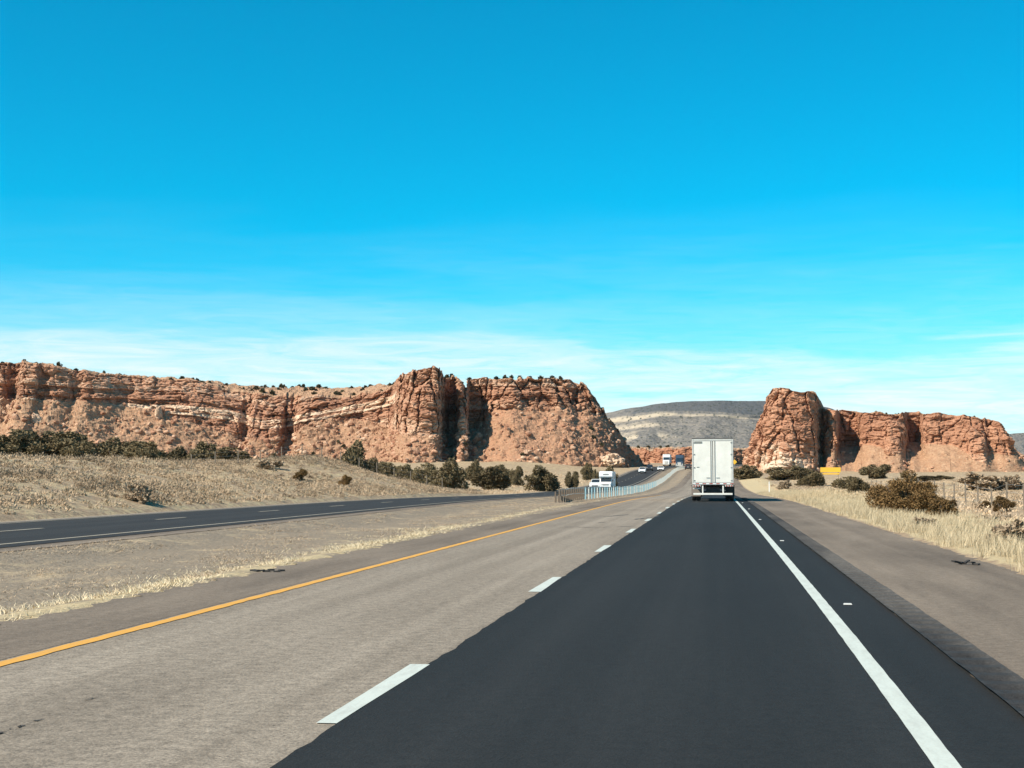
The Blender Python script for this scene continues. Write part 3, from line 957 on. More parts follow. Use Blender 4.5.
def lobes_for(rng, n, spread=0.40, h=1.0):
    lean = rng.uniform(-0.10, 0.10, 2)
    o = [((lean[0] * .5, lean[1] * .5, 0.36 * h), (0.24, 0.24, 0.34 * h))]
    for i in range(n):
        a = rng.uniform(0, 2 * math.pi); u = rng.uniform() ** 0.6
        rr = spread * u
        z = rng.uniform(0.10, 0.84) * h * math.sqrt(max(1 - (u * 0.72) ** 2, 0.05))
        s = rng.uniform(0.07, 0.19) * (1.15 - 0.4 * z)
        o.append(((rr * math.cos(a) + lean[0] * z * 2, rr * math.sin(a) + lean[1] * z * 2, z), (s, s, s * rng.uniform(0.8, 1.5))))
    return o


def stems(rng, n, h, r0, spread, bm):
    for i in range(n):
        a = rng.uniform(0, 2 * math.pi)
        q = Vector((0.03 * math.cos(a), 0.03 * math.sin(a), 0))
        e = Vector((spread * math.cos(a), spread * math.sin(a), h * rng.uniform(0.6, 1.0)))
        mid_ = (q + e) / 2 + Vector((rng.uniform(-.04, .04), rng.uniform(-.04, .04), 0.05))
        bm.cyl(q, mid_, r0, r0 * 0.7, 6); bm.cyl(mid_, e, r0 * 0.7, r0 * 0.25, 6)


def plant_proto(name, n, size, seed, mat, nlobes=14, ns=7, tall=1.0, flat=0.0, spread=0.40, crown='foliage', trunk='trunk', r0=0.03):
    """unit plant about 1 wide and 1 tall: thing > foliage, trunk"""
    rng = np.random.default_rng(seed)
    v, f = leaf_cloud(n, lobes_for(rng, nlobes, spread), size, rng, flat, tall)
    root = empty(name)
    link(crown, np_mesh(crown, v, f, mat), root)
    b_ = MB(); stems(rng, ns, 0.62, r0, 0.27, b_)
    b_.build(trunk, M['bark'], root)
    return root


protos = {}
for i in range(4):
    protos['juniper', i] = plant_proto('juniper', 9500, 0.045, 40 + i, M['juniper'], 26, 6)
for i in range(3):
    protos['bush', i] = plant_proto('bush', 8000, 0.048, 60 + i, M['bush'], 22, 9, tall=1.2, flat=0.5)
for i in range(2):
    protos['sage', i] = plant_proto('shrub', 2600, 0.09, 80 + i, M['sage'], 10, 9, tall=1.4, flat=0.9, r0=0.012)
for i in range(3):
    rng = np.random.default_rng(90 + i)
    v, f = leaf_cloud(420, lobes_for(rng, 5), 0.16, rng)
    protos['rim', i] = tag(link('rim_bush', np_mesh('rim_bush', v, f, M['rimbush'])))
big_bush = plant_proto('big_bush', 24000, 0.027, 99, M['bush'], 48, 14, tall=1.2, flat=0.5, spread=0.46, r0=0.02)

used = set()


def place(kind, i, loc, sx, sy, sz, label, cat, group=None, rz=None):
    pr = protos[kind, i]
    if (kind, i) in used:
        o = copy_tree(pr)
    else:
        o = pr; used.add((kind, i))
    o.location = loc
    o.scale = (sx, sy, sz)
    o.rotation_euler = (0, 0, random.uniform(0, 6.28) if rz is None else rz)
    tag(o, label, cat, group)
    return o


def plant_px(kind, i, px, base, top, w, label, cat, group=None, D=None, dz=0.0, py_wide=True):
    """a plant whose foot stands where the picture shows it"""
    if D is None:
        p_ = hit(px, base)
    else:
        q_ = at(px, base, D); p_ = Vector((q_.x, D, float(H(q_.x, D))))
    ht = CAM_H + (477 - top) / F * p_.y - p_.z
    wd = w / F * p_.y * ((1.28 if py_wide else 1.08) if kind == 'juniper' else 1.05)
    ht *= 1.06 if py_wide else 0.86
    return place(kind, i, (p_.x, p_.y, p_.z - 0.05 + dz), wd, wd, max(ht, 0.3) * 1.0, label, cat, group)


# junipers behind the bank and at the foot of the long mesa
JL = 'dark olive juniper in the row behind the grassy bank below the long mesa'
row1 = [(-22, 118, 426, 54), (4, 124, 423, 54), (26, 120, 431, 42), (45, 132, 425, 52), (70, 128, 427, 54), (84, 122, 437, 34), (104, 140, 436, 42), (122, 138, 436, 40), (143, 134, 438, 40),
        (152, 128, 443, 24), (172, 150, 446, 34), (188, 152, 445, 26), (205, 150, 438, 34), (229, 140, 444, 34)]
for k, (px, D, top, w) in enumerate(row1):
    plant_px('juniper', k % 4, px, 460, top, w, JL, 'juniper', 'junipers behind the grassy bank', D=D)
row2 = [(255, 250, 448, 26), (272, 260, 446, 30), (292, 255, 447, 28), (312, 250, 445, 30), (330, 255, 447, 24), (378, 250, 451, 26), (392, 240, 453, 24)]
for k, (px, D, top, w) in enumerate(row2):
    plant_px('juniper', (k + 1) % 4, px, 460, top, w, 'brownish distant juniper in the thin row between grassy mound and cliff', 'juniper', 'distant junipers below the cliff', D=D, py_wide=False)
plant_px('juniper', 2, 350, 462, 441, 34, 'dark rounded juniper standing alone on top of the grassy mound', 'juniper', D=168)
row3 = [(405, 225, 456, 30), (426, 218, 454, 30), (447, 205, 451, 38)]
for k, (px, D, top, w) in enumerate(row3):
    plant_px('juniper', k % 4, px, 470, top, w, 'olive juniper rising behind the falling end of the grassy mound', 'juniper', 'junipers at the end of the mound', D=D, py_wide=False)
flat = [(473, 470, 455, 22), (486, 485, 458, 42), (500, 473, 458, 22), (516, 474, 459, 15), (545, 484, 460, 38), (574, 483, 464, 15), (588, 467, 457, 14), (597, 474, 463, 9), (607, 474, 461, 20)]
for k, (px, base, top, w) in enumerate(flat):
    plant_px('juniper', (k + 2) % 4, px, base, top, w, 'juniper among the clump on the flat between opposite road and mesa foot', 'juniper', 'junipers on the flat by the opposite road', D=np.interp(base, [467, 472, 474, 484], [330, 285, 270, 215]), py_wide=False)
plant_px('sage', 0, 267, 469, 457, 26, 'light brown feathery bush on the near slope of the mound', 'bush')
plant_px('bush', 0, 298, 481, 468, 18, 'small dark brown bush on the open grassy mound', 'bush')
plant_px('bush', 1, 345, 486, 473, 13, 'small upright bush near the road below the mound crest', 'bush')
plant_px('sage', 1, 140, 503, 478, 34, 'large pale grey shrub on the bank above the opposite road', 'shrub')

# right side
RB = [
    ('juniper', 0, 748, 479, 464, 26, 'dark juniper at the left foot of the orange butte', None),
    ('juniper', 1, 786, 480, 466, 32, 'low dark juniper below the bleached outcrop of the butte', None),
    ('juniper', 2, 803, 480, 466, 28, 'dark juniper between bleached outcrop and yellow panel', None),
    ('juniper', 3, 811, 487, 471, 20, 'dark juniper just in front of the yellow panel', None),
    ('sage', 0, 786, 490, 478, 15, 'thin pale brown bush near the white delineator', None),
    ('juniper', 0, 801, 486, 478, 11, 'tiny round dark bush beside the brown thin bush', None),
    ('juniper', 1, 848, 490, 475, 24, 'dark spreading juniper halfway to the big bush, its left half', None),
    ('juniper', 2, 861, 493, 477, 20, 'dark spreading juniper touching the left of the big bush', None),
    ('juniper', 3, 878, 479, 463, 26, 'round juniper behind the big bush at the butte foot', None),
    ('bush', 1, 948, 508, 497, 17, 'small reddish bush right behind the big bush', None),
    ('sage', 1, 924, 530, 511, 30, 'grey dry shrub in front of the big bush', None),
    ('sage', 0, 978, 490, 470, 46, 'wide grey-brown thicket on the flat before the wall of the butte', None),
    ('sage', 1, 1008, 490, 471, 26, 'grey-brown bush at the end of the wide thicket', None),
    ('bush', 2, 986, 508, 498, 11, 'small dark bush beside the conical bush', None),
    ('bush', 0, 1003, 512, 494, 20, 'conical dark bush alone on the pale flat', None),
    ('sage', 0, 1012, 545, 514, 44, 'pale twiggy shrub at the edge of the straw verge', None),
    ('juniper', 1, 920, 481, 475, 30, 'low flat dark scrub strip on the pale flat behind the big bush', None),
    ('juniper', 2, 945, 480, 475, 20, 'low dark scrub left of the wide thicket', None),
    ('juniper', 0, 905, 478, 470, 10, 'very small bush at the talus foot beyond the big bush', None),
]
for kind, i, px, base, top, w, lab, grp in RB:
    plant_px(kind, i, px, base, top, w, lab, 'bush' if kind != 'juniper' else 'juniper', grp)
p_ = hit(905, 515)
big_bush.location = (p_.x, p_.y, p_.z - 0.05)
big_bush.scale = (72 / F * p_.y * 1.0, 60 / F * p_.y, (CAM_H + (477 - 475) / F * p_.y - p_.z) * 1.22)
big_bush.rotation_euler = (0, 0, 2.1)
tag(big_bush, 'biggest reddish brown bush standing behind the straw verge on the right side', 'bush')
p_ = hit(940, 518)
place('bush', 2, (p_.x, p_.y, p_.z - 0.05), 30 / F * p_.y, 30 / F * p_.y, 24 / F * p_.y, 'lower reddish bush leaning out of the right end of the big bush', 'bush')


# bushes dotting rims and slopes of the rock
def rim(ms, spots, label, group, wmin=4, wmax=9):
    X, Y, Z = ms['X'], ms['Y'], ms['Z']
    MWi = MW.transposed()
    M3 = np.array(MWi)
    P = np.stack([X, Y, Z - CAM_H], -1) @ M3.T
    PX = 512 + F * P[..., 0] / -P[..., 2]
    PY = 384 - F * P[..., 1] / -P[..., 2]
    for k, (px, ro, w) in enumerate(spots):
        r = ms['rt'] + ms['rc'] + ro if ro is not None and ro >= -200 else 0
        c_ = int(np.argmin(np.abs(PX[r] - px)))
        D = Y[r, c_]
        s = w / F * D
        place('rim', k % 3, (X[r, c_], D, Z[r, c_] - 0.2 * s), s, s, s * random.uniform(0.7, 1.0), label, 'bush', group)
    return PX, PY


rs = random.Random(5)
spots = [(x, rs.randint(1, 12), rs.uniform(4, 8)) for x in (2, 24, 36, 46, 58, 76)] + [(181, 8, 8), (198, 8, 5), (222, 9, 5), (240, 10, 5), (252, 9, 5)]
spots += [(rs.uniform(255, 395), rs.choice((8, 14, 20, 24, 26, 28)), rs.uniform(4, 8)) for _ in range(46)]
spots += [(x, rs.randint(2, 10), rs.uniform(4, 8)) for x in (447, 452, 462, 470, 483, 490, 496, 505, 512, 520, 530, 541, 552, 560, 571)]
spots += [(rs.uniform(100, 250), rs.choice((4, 8, 12, 18)), rs.uniform(3, 6)) for _ in range(16)]
rim(LM, spots, 'small dark juniper dotting the rim and top of the long red mesa', 'bushes on top of the long mesa')
spots = [(rs.uniform(825, 1000), rs.choice((6, 10, 16, 22)), rs.uniform(2, 4)) for _ in range(16)]
rim(RM, spots, 'tiny bush on the flat top of the orange rock wall', 'bushes on top of the orange wall')
spots = [(rs.uniform(600, 745), rs.choice((2, 5, 8, 12)), rs.uniform(3, 6)) for _ in range(24)]
rim(CM, spots, 'dark bush on top of the layered road cut', 'bushes on top of the road cut')
spots = [(rs.uniform(450, 620), -LM['rc'] - rs.randint(12, 55), rs.uniform(4, 8)) for _ in range(8)] + [(rs.uniform(300, 400), -LM['rc'] - rs.randint(20, 55), rs.uniform(4, 7)) for _ in range(6)]
rim(LM, spots, 'dark bush growing on the red talus slope below the cliffs', 'bushes on the talus slope')


# ------------------------------------------------------------------ loose rock
_ico = bmesh.new(); bmesh.ops.create_icosphere(_ico, subdivisions=2, radius=1)
_iv = np.array([v.co[:] for v in _ico.verts]); _if = np.array([[v.index for v in f.verts] for f in _ico.faces]); _ico.free()


def rock_verts(rng, elong=1.0):
    v = _iv.copy()
    for _ in range(9):                                            # chop flats
        nrm = rng.normal(size=3); nrm /= np.linalg.norm(nrm)
        d = v @ nrm; lim = rng.uniform(0.45, 0.8)
        v -= np.outer(np.clip(d - lim, 0, None), nrm)
    return v * np.array([1, rng.uniform(0.7, 1), rng.uniform(0.55, 0.9) * elong])


def strata_col(n, tone, talus=0.0):
    c_ = np.zeros((n, 4)); c_[:, 0] = tone; c_[:, 1] = talus
    return c_


def rubble(ms, n, name, mat, r0, r1, seed, smin=0.35, smax=1.5):
    rng = np.random.default_rng(seed)
    VV, FF, CC = [], [], []
    nv = 0
    for i in range(n):
        r = rng.integers(r0, r1); c_ = rng.integers(0, ms['X'].shape[1])
        s = smin + (smax - smin) * rng.uniform() ** 4
        v = rock_verts(rng) * s
        a = rng.uniform(0, 6.28); ca, sa = math.cos(a), math.sin(a)
        v = v @ np.array([(ca, -sa, 0), (sa, ca, 0), (0, 0, 1)])
        v += np.array((ms['X'][r, c_], ms['Y'][r, c_], ms['Z'][r, c_] + 0.15 * s))
        VV.append(v); FF.append(_if + nv); CC.append(strata_col(len(v), rng.uniform(0.2, 0.75))); nv += len(v)
    o = link(name, np_mesh(name, np.concatenate(VV), np.concatenate(FF), mat, False, {'strata': np.concatenate(CC)}))
    tag(o, 'fallen rock rubble strewn over the talus below the cliffs', 'rubble', kind='stuff')


rubble(LM, 4200, 'talus_rubble', M['rock'], 6, LM['rt'] + 3, 1, 0.3, 1.35)
rubble(RM, 350, 'talus_rubble', M['rock_right'], 6, RM['rt'] + 3, 2, 0.25, 1.1)


def surf(ms, px, py, lo, hi):
    """nearest point of a rock mass to a sight line, among its rows lo to hi"""
    P = np.stack([ms['X'], ms['Y'], ms['Z'] - CAM_H], -1)[lo:hi] @ np.array(MW.transposed()).T
    d = (512 + F * P[..., 0] / -P[..., 2] - px) ** 2 + (384 - F * P[..., 1] / -P[..., 2] - py) ** 2
    r, c_ = np.unravel_index(np.argmin(d), d.shape)
    return Vector((ms['X'][lo + r, c_], ms['Y'][lo + r, c_], ms['Z'][lo + r, c_]))


_ic = bmesh.new(); bmesh.ops.create_icosphere(_ic, subdivisions=5, radius=1)
_bv = np.array([v.co[:] for v in _ic.verts]); _bf = np.array([[v.index for v in f.verts] for f in _ic.faces]); _ic.free()


def boulder(px, py, w, h, label, mat, seed, ms, tone=0.8, lift=0.25):
    rng = np.random.default_rng(seed)
    q_ = surf(ms, px, py, 2, ms['rt'] + 4)
    v = _bv.copy()
    for _ in range(14):
        nrm = rng.normal(size=3); nrm /= np.linalg.norm(nrm)
        v -= np.outer(np.clip(v @ nrm - rng.uniform(0.5, 0.85), 0, None), nrm)
    f1, f2, cid = voronoi(v[:, 0] * 2.2, v[:, 1] * 2.2, v[:, 2] * 2.6, seed)
    k = 1 + 0.16 * fbm(v[:, 0] * 2, v[:, 1] * 2, v[:, 2] * 3, 5, seed, 0.6) + 0.18 * (cid - .5) - 0.12 * np.exp(-((f2 - f1) / .08) ** 2)
    v = v * k[:, None]
    v = v * (0.5 * w / F * q_.y / np.abs(v[:, 0]).max(), 0.45 * w / F * q_.y, 0.5 * h / F * q_.y / np.abs(v[:, 2]).max())
    o = link('boulder', np_mesh('boulder', v, _bf, mat, False, {'strata': strata_col(len(v), tone)}))
    o.location = q_ + Vector((0, 0.1 * w / F * q_.y, lift * h / F * q_.y))
    tag(o, label, 'boulder')


boulder(36, 422, 14, 14, 'big pale boulder on the talus above the dark junipers', M['rock'], 3, LM)
boulder(157, 418, 10, 20, 'tall pale rock pillar standing before the banded cliff', M['rock'], 4, LM)
boulder(163, 413, 6, 10, 'upright rock leaning on the tall pale rock pillar', M['rock'], 5, LM, .5)
boulder(478, 443, 13, 17, 'pointed red rock at the foot of the shadowed alcove', M['rock'], 6, LM, .5)
boulder(607, 462, 36, 26, 'pale rock outcrop at the right foot of the long mesa by the road', M['rock'], 8, LM, .85, -.16)
boulder(890, 456, 12, 12, 'rounded orange rock knob on the smooth talus below the rock wall', M['rock_right'], 9, RM, .5)


# ------------------------------------------------------------------ grass
def tufts(name, pts, h, per, spread, w, mat, seed, lean=0.35):
    """pts n x 2; every tuft a fan of narrow blades"""
    rng = np.random.default_rng(seed)
    n = len(pts)
    P = np.repeat(np.column_stack([pts, H(pts[:, 0], pts[:, 1]) - 0.02]), per, 0)
    hh = np.repeat(h * rng.uniform(0.55, 1.25, n), per) * rng.uniform(0.5, 1.1, n * per)
    a = rng.uniform(0, 2 * math.pi, n * per)
    sp_ = spread * rng.uniform(0, 1, n * per)
    B = P + np.column_stack([np.cos(a) * sp_, np.sin(a) * sp_, np.zeros(n * per)])
    ln = lean * hh * rng.uniform(0.2, 1.3, n * per)
    Tp = B + np.column_stack([np.cos(a) * ln + 0.12 * hh, np.sin(a) * ln, hh])
    t2 = a + math.pi / 2 + rng.normal(size=n * per) * 0.6
    ww = w * rng.uniform(0.6, 1.3, n * per)
    wv = np.column_stack([np.cos(t2) * ww, np.sin(t2) * ww, np.zeros(n * per)])
    V = np.stack([B - wv, B + wv, Tp + wv * 0.35, Tp - wv * 0.35], 1).reshape(-1, 3)
    o = link(name, np_mesh(name, V, np.arange(len(V)).reshape(-1, 4), mat))
    return o


def scatter(n, x0, x1, y0, y1, rng, pw=1.6, cond=None):
    u = rng.uniform(size=n)
    y = y0 + (y1 - y0) * u ** pw
    x = rng.uniform(x0, x1, n)
    p = np.column_stack([x, y])
    if cond is not None:
        p = p[cond(x, y)]
    return p


def clumps(name, pts, r, h, per, size, mat, seed):
    """low rounded brush: each clump a dome of small twig faces"""
    rng = np.random.default_rng(seed)
    n = len(pts)
    P = np.repeat(np.column_stack([pts, H(pts[:, 0], pts[:, 1]) - 0.03]), per, 0)
    d = rng.normal(size=(n * per, 3)); d[:, 2] = np.abs(d[:, 2]); d /= np.linalg.norm(d, axis=1)[:, None]
    k = np.repeat(rng.uniform(0.45, 1.3, n) ** 1.3, per)
    q = d * (rng.uniform(0.3, 1, n * per) ** 0.5 * k)[:, None] * np.array([r, r, h])
    B = P + q
    a = d * 0.8 + rng.normal(size=(n * per, 3)) * 0.5; a[:, 2] += 0.5
    a /= np.linalg.norm(a, axis=1)[:, None]
    w_ = np.cross(a, rng.normal(size=(n * per, 3))); w_ /= np.linalg.norm(w_, axis=1)[:, None]
    s_ = size * rng.uniform(0.5, 1.4, n * per)[:, None]
    V = np.stack([B - w_ * s_ * .3, B + w_ * s_ * .3, B + w_ * s_ * .15 + a * s_, B - w_ * s_ * .15 + a * s_], 1).reshape(-1, 3)
    return link(name, np_mesh(name, V, np.arange(len(V)).reshape(-1, 4), mat))


rng = np.random.default_rng(17)
pt = scatter(15000, 4.9, 10.5, 14, 190, rng, 1.5, lambda x, y: rng.uniform(size=len(x)) < np.clip(1.25 - (x - 5.0) / 4.6, 0.05, 1) * sstep(4.8, 5.5, x + 0.6 * fbm(x * .2, y * .3, 0 * x, 2, 3)) * (0.75 + 0.8 * fbm(x * .5, y * .25, 0 * x, 3, 33)))
tag(tufts('straw_grass', pt, 0.31, 16, 0.20, 0.0055, M['straw'], 1, 0.6), 'tall pale straw grass along the edge of the right shoulder', 'grass', kind='stuff')
pt = scatter(11000, -11.5, -7.25, 12, 110, rng, 1.5, lambda x, y: rng.uniform(size=len(x)) < np.exp(-((x + 8.3 + 0.9 * fbm(x * 0, y * .12, 0 * x, 2, 5)) / 1.15) ** 2) * (1 - sstep(40, 110, y)) * (0.45 + 1.7 * fbm(x * .7, y * .3, 0 * x, 4, 35)))
tag(tufts('straw_grass', pt, 0.07, 12, 0.26, 0.006, M['straw'], 2, 1.8), 'short pale straw grass strip along the yellow-lined inner shoulder', 'grass', kind='stuff')
pt = scatter(15000, -14.6, -8.2, 14, 190, rng, 1.3, lambda x, y: fbm(x * .5, y * .14, 0 * x, 4, 8) > 0.12 - 0.3 * rng.uniform(size=len(x)) ** 3)
tag(tufts('dry_grass', pt, 0.05, 10, 0.28, 0.007, M['greystraw'], 3, 2.2), 'patchy dry grass lying on the grey dirt median', 'grass', kind='stuff')
pt = scatter(14000, -110, -24.9, 40, 200, rng, 1.0, lambda x, y: (x > -0.62 * y - 6) & (fbm(x * .15, y * .1, 0 * x, 3, 12) > -0.35))
tag(tufts('dry_scrub', pt, 0.20, 14, 0.34, 0.012, M['greystraw'], 4, 1.1), 'grey straw scrub and bunch grass covering the bank beyond the opposite road', 'scrub', kind='stuff')
pt = scatter(7500, 8, 80, 35, 330, rng, 1.2, lambda x, y: (x < 0.25 * y + 4) & (fbm(x * .1, y * .06, 0 * x, 3, 14) > -0.25))
tag(tufts('dry_scrub', pt, 0.20, 14, 0.34, 0.012, M['greystraw'], 5, 1.1), 'grey straw scrub scattered over the flat before the orange butte', 'scrub', kind='stuff')
pt = scatter(3000, -60, -24.5, 180, 380, rng, 1.0, lambda x, y: fbm(x * .1, y * .06, 0 * x, 3, 16) > -0.1)
tag(tufts('dry_scrub', pt, 0.3, 14, 0.4, 0.03, M['greystraw'], 6, 0.9), 'dry scrub on the flat around the junipers below the long mesa', 'scrub', kind='stuff')
pt = scatter(12000, -85, -25.0, 42, 165, rng, 1.0, lambda x, y: (x > -0.6 * y - 3) & (rng.uniform(size=len(x)) < 0.30 + 1.3 * fbm(x * .09, y * .07, 0 * x, 3, 18)))
tag(clumps('sagebrush', pt, 0.48, 0.36, 64, 0.075, M['sage'], 7), 'dull grey sagebrush clumps spread over the bank', 'sagebrush', kind='stuff')
pt = scatter(17000, -85, -24.9, 42, 165, rng, 1.0, lambda x, y: (x > -0.6 * y - 3) & (rng.uniform(size=len(x)) < 0.5 + 0.35 * sstep(-34, -27, x) + 1.3 * fbm(x * .13, y * .10, 0 * x, 3, 55)))
tag(clumps('bunch_grass', pt, 0.40, 0.22, 46, 0.075, M['greystraw'], 9), 'pale dry bunch grass hummocks between the sagebrush on the bank', 'grass', kind='stuff')
pt = scatter(5000, 8, 60, 30, 260, rng, 1.1, lambda x, y: (x < 0.25 * y + 4))
tag(clumps('bunch_grass', pt, 0.40, 0.20, 40, 0.075, M['greystraw'], 10), 'pale dry bunch grass hummocks on the flat before the butte', 'grass', kind='stuff')
pt = scatter(1100, 9, 60, 35, 260, rng, 1.1, lambda x, y: (x < 0.25 * y + 4))
tag(clumps('sagebrush', pt, 0.5, 0.36, 60, 0.10, M['sage'], 8), 'dull grey sagebrush clumps on the flat to the right of the straw verge', 'sagebrush', kind='stuff')


# ------------------------------------------------------------------ vehicles
def wheel(parent, c, r, w, rim_mat, name='wheel'):
    t = MB().ring(c, (1, 0, 0), r, r * 0.55, w).build(name, M['rubber'], parent)
    MB().cyl((c[0] - w * .3, c[1], c[2]), (c[0] + w * .3, c[1], c[2]), r * 0.57, None, 16).build('rim', rim_mat, t)
    return t


# --- the white box trailer ahead, with its tractor
p_ = at(713, 500, 96.0)
T = empty('semi_truck', (p_.x, 96.0, 0.012))
tag(T, 'white semi-trailer truck seen from behind in the dark lane ahead', 'truck')
bw = 1.295
MB().box((0, 7.85, 2.52), (2 * bw, 15.5, 2.82)).build('trailer_body', M['trailer_white'], T, 0.03)
MB().box((0, 7.85, 3.955), (2 * bw + .02, 15.6, 0.06)).build('roof_edge', M['dark_metal'], T)
fr = MB()
for sx in (-1, 1):
    fr.box((sx * (bw - .045), 0.06, 2.52), (0.09, 0.10, 2.80))
fr.box((0, 0.06, 3.86), (2 * bw - .19, 0.10, 0.12)); fr.box((0, 0.06, 1.09), (2 * bw - .19, 0.10, 0.14))
fr.build('rear_frame', M['pale_metal'], T, 0.01)
for sx in (-1, 1):
    d = MB().box((sx * 0.602, 0.045, 2.48), (1.19, 0.05, 2.62)).build('door', M['trailer_white'], T, 0.012)
    for rx in (0.125,):
        MB().cyl((sx * rx, 0.0, 1.13), (sx * rx, 0.0, 3.82), 0.019, None, 8).build('lock_rod', M['grey_metal'], d)
    hb = MB()
    hb.box((sx * 0.30, -0.004, 1.48), (0.22, 0.02, 0.035))
    hb.build('lock_handle', M['pale_metal'], d)
    hg = MB()
    for hz in (1.30, 2.12, 2.95, 3.70):
        hg.box((sx * 1.17, 0.005, hz), (0.10, 0.04, 0.05))
    hg.build('hinge', M['grey_metal'], d)
MB().box((0, 0.03, 2.48), (0.03, 0.05, 2.62)).build('door_seal', M['dark_metal'], T)
lg = MB()                                            # small dark badge strip high on the door, with lighter strokes lost to distance
lg.box((-0.90, 0.012, 3.70), (0.48, 0.02, 0.12))
lg.build('badge', M['grey_mark'], T)
MB().box((-0.93, 0.012, 2.14), (0.16, 0.02, 0.04)).build('small_decal', M['grey_mark'], T)
for sx in (-1, 1):
    lb = MB().box((sx * 1.02, 0.02, 0.955), (0.52, 0.10, 0.10)).build('light_bar', M['pale_metal'], T, 0.008)
    for q in (-0.16, 0, 0.16):
        MB().cyl((sx * 1.02 + q, -0.045, 0.955), (sx * 1.02 + q, -0.02, 0.955), 0.045, None, 12).build('tail_light', M['red_lens'], lb)
    MB().box((sx * 1.31, 0.10, 0.96), (0.14, 0.08, 0.05)).build('marker_arm', M['dark_metal'], T)
    MB().box((sx * 0.64, 0.05, 0.70), (0.09, 0.10, 0.52)).build('bumper_post', M['trailer_white'], T, 0.008)
    MB().box((sx * 1.06, 0.62, 0.60), (0.60, 0.015, 0.62)).build('mud_flap', M['flap'] if sx < 0 else M['rubber'], T)
    MB().box((sx * 0.55, 7.5, 0.98), (0.12, 13.5, 0.24)).build('frame_rail', M['dark_metal'], T)
MB().box((0, 0.04, 0.44), (2.46, 0.10, 0.12)).build('bumper', M['trailer_white'], T, 0.008)
tp, tw = MB(), MB()
for k in range(12):
    (tp if k % 2 else tw).box((-1.19 + k * .2164, .004, 1.09), (.20, .012, .05))
tp.build('reflective_tape', M['red_lens'], T); tw.build('reflective_tape', M['clear_lens'], T)
MB().box((-1.02, 0.18, 0.78), (0.48, 0.08, 0.07)).build('step', M['pale_metal'], T)
MB().box((0, 2.0, 0.72), (0.9, 2.4, 0.36)).build('bogie', M['dark_metal'], T)
for yq in (1.35, 2.65):
    MB().cyl((-1.0, yq, 0.52), (1.0, yq, 0.52), 0.07).build('axle', M['dark_metal'], T)
    for sx in (-1, 1):
        for q in (0.92, 1.20):
            wheel(T, (sx * q, yq, 0.51), 0.51, 0.26, M['pale_metal'])
for sx in (-1, 1):
    MB().box((sx * .75, 12.0, .62), (.12, .12, .9)).build('landing_leg', M['dark_metal'], T)
cab = MB().prism([(15.9, 0.9), (15.9, 3.7), (17.3, 3.75), (18.3, 2.9), (18.5, 1.9), (20.3, 1.75), (20.5, 0.7), (18.0, 0.6)], -1.15, 1.15).build('cab', M['white_paint'], T, 0.05)
MB().prism([(18.34, 2.02), (17.72, 3.36), (17.76, 3.40), (18.40, 2.04)], -1.0, 1.0).build('windshield', M['glass'], cab)
MB().box((0, 16.2, 0.8), (0.9, 6.5, 0.26)).build('chassis', M['dark_metal'], T)
for yq in (15.2, 16.5, 19.6):
    for sx in (-1, 1):
        wheel(T, (sx * 1.05, yq, 0.51), 0.51, 0.34, M['pale_metal'])


def car(name, loc, mat, label, cat, L=4.6, Wd=1.82, Hh=1.45, rz=math.pi, suv=False, group=None):
    """front towards local +Y"""
    root = empty(name, loc, rz)
    tag(root, label, cat, group)
    h = Hh
    side = [(-L / 2, .35), (-L / 2 + .02, .72), (-L / 2 + .08, h * .64), (L * .14 if not suv else L * .16, h * .64), (L * .42, h * .56), (L / 2 - .02, h * .46), (L / 2, .34), (L * .4, .24), (-L * .4, .24)]
    body = MB().prism(side, -Wd / 2, Wd / 2).build('body', mat, root, 0.06)
    y0, y1, y2, y3 = (-L * .46, -L * .38, L * .0, L * .17) if suv else (-L * .40, -L * .22, L * .0, L * .18)
    MB().prism([(y0, h * .62), (y1, h), (y2, h), (y3, h * .62)], -Wd / 2 + .06, Wd / 2 - .06, 0.32, h * .62).build('cabin', mat, root, 0.05)
    n0 = Vector((0, h * .38, y3 - y2)).normalized()

    def lerp(t): return (y3 + (y2 - y3) * t, h * .62 + (h * .38) * t)
    a, b_ = lerp(.10), lerp(.90)
    e = .012
    MB().prism([(a[0] + e, a[1] + e), (a[0] - .05, a[1]), (b_[0] - .05, b_[1]), (b_[0] + e, b_[1] + e)], -Wd / 2 + .16, Wd / 2 - .16, .25, h * .62).build('windshield', M['glass'], root)
    for sx in (-1, 1):
        gl = MB()
        x0, x1 = sx * (Wd / 2 - .045), sx * (Wd / 2 - .135)
        z0, z1 = h * .66, h * .94
        gl.quad((x0 - sx * .008, y0 + .35, z0), (x0 - sx * .008, y3 - .16, z0), (x1 - sx * .008, y2 + .02, z1), (x1 - sx * .008, y1 + .12, z1))
        gl.build('side_window', M['glass'], root)
        MB().box((sx * Wd * .36, L / 2 - .08, h * .44), (Wd * .2, .12, .13)).build('headlight', M['clear_lens'], root, .02)
        MB().box((sx * Wd * .40, -L / 2 + .04, h * .56), (Wd * .13, .06, .16)).build('tail_light', M['red_lens'], root, .015)
        MB().box((sx * (Wd / 2 + .07), y3 - .25, h * .66), (.16, .10, .12)).build('mirror', mat, root, .02)
        for yq in (-L * .30, L * .31):
            wheel(root, (sx * (Wd / 2 - .10), yq, .33), .33, .21, M['pale_metal'])
    MB().box((0, L / 2 - .02, h * .32), (Wd * .55, .06, .16)).build('grille', M['dark_metal'], root)
    MB().box((0, -L / 2 - .005, h * .46), (.5, .02, .13)).build('plate', M['pale_metal'], root)
    return root


def on_road(px, D, dz=0.004):
    q_ = at(px, 470, D)
    return (q_.x, D, float(prof(D)) + dz)


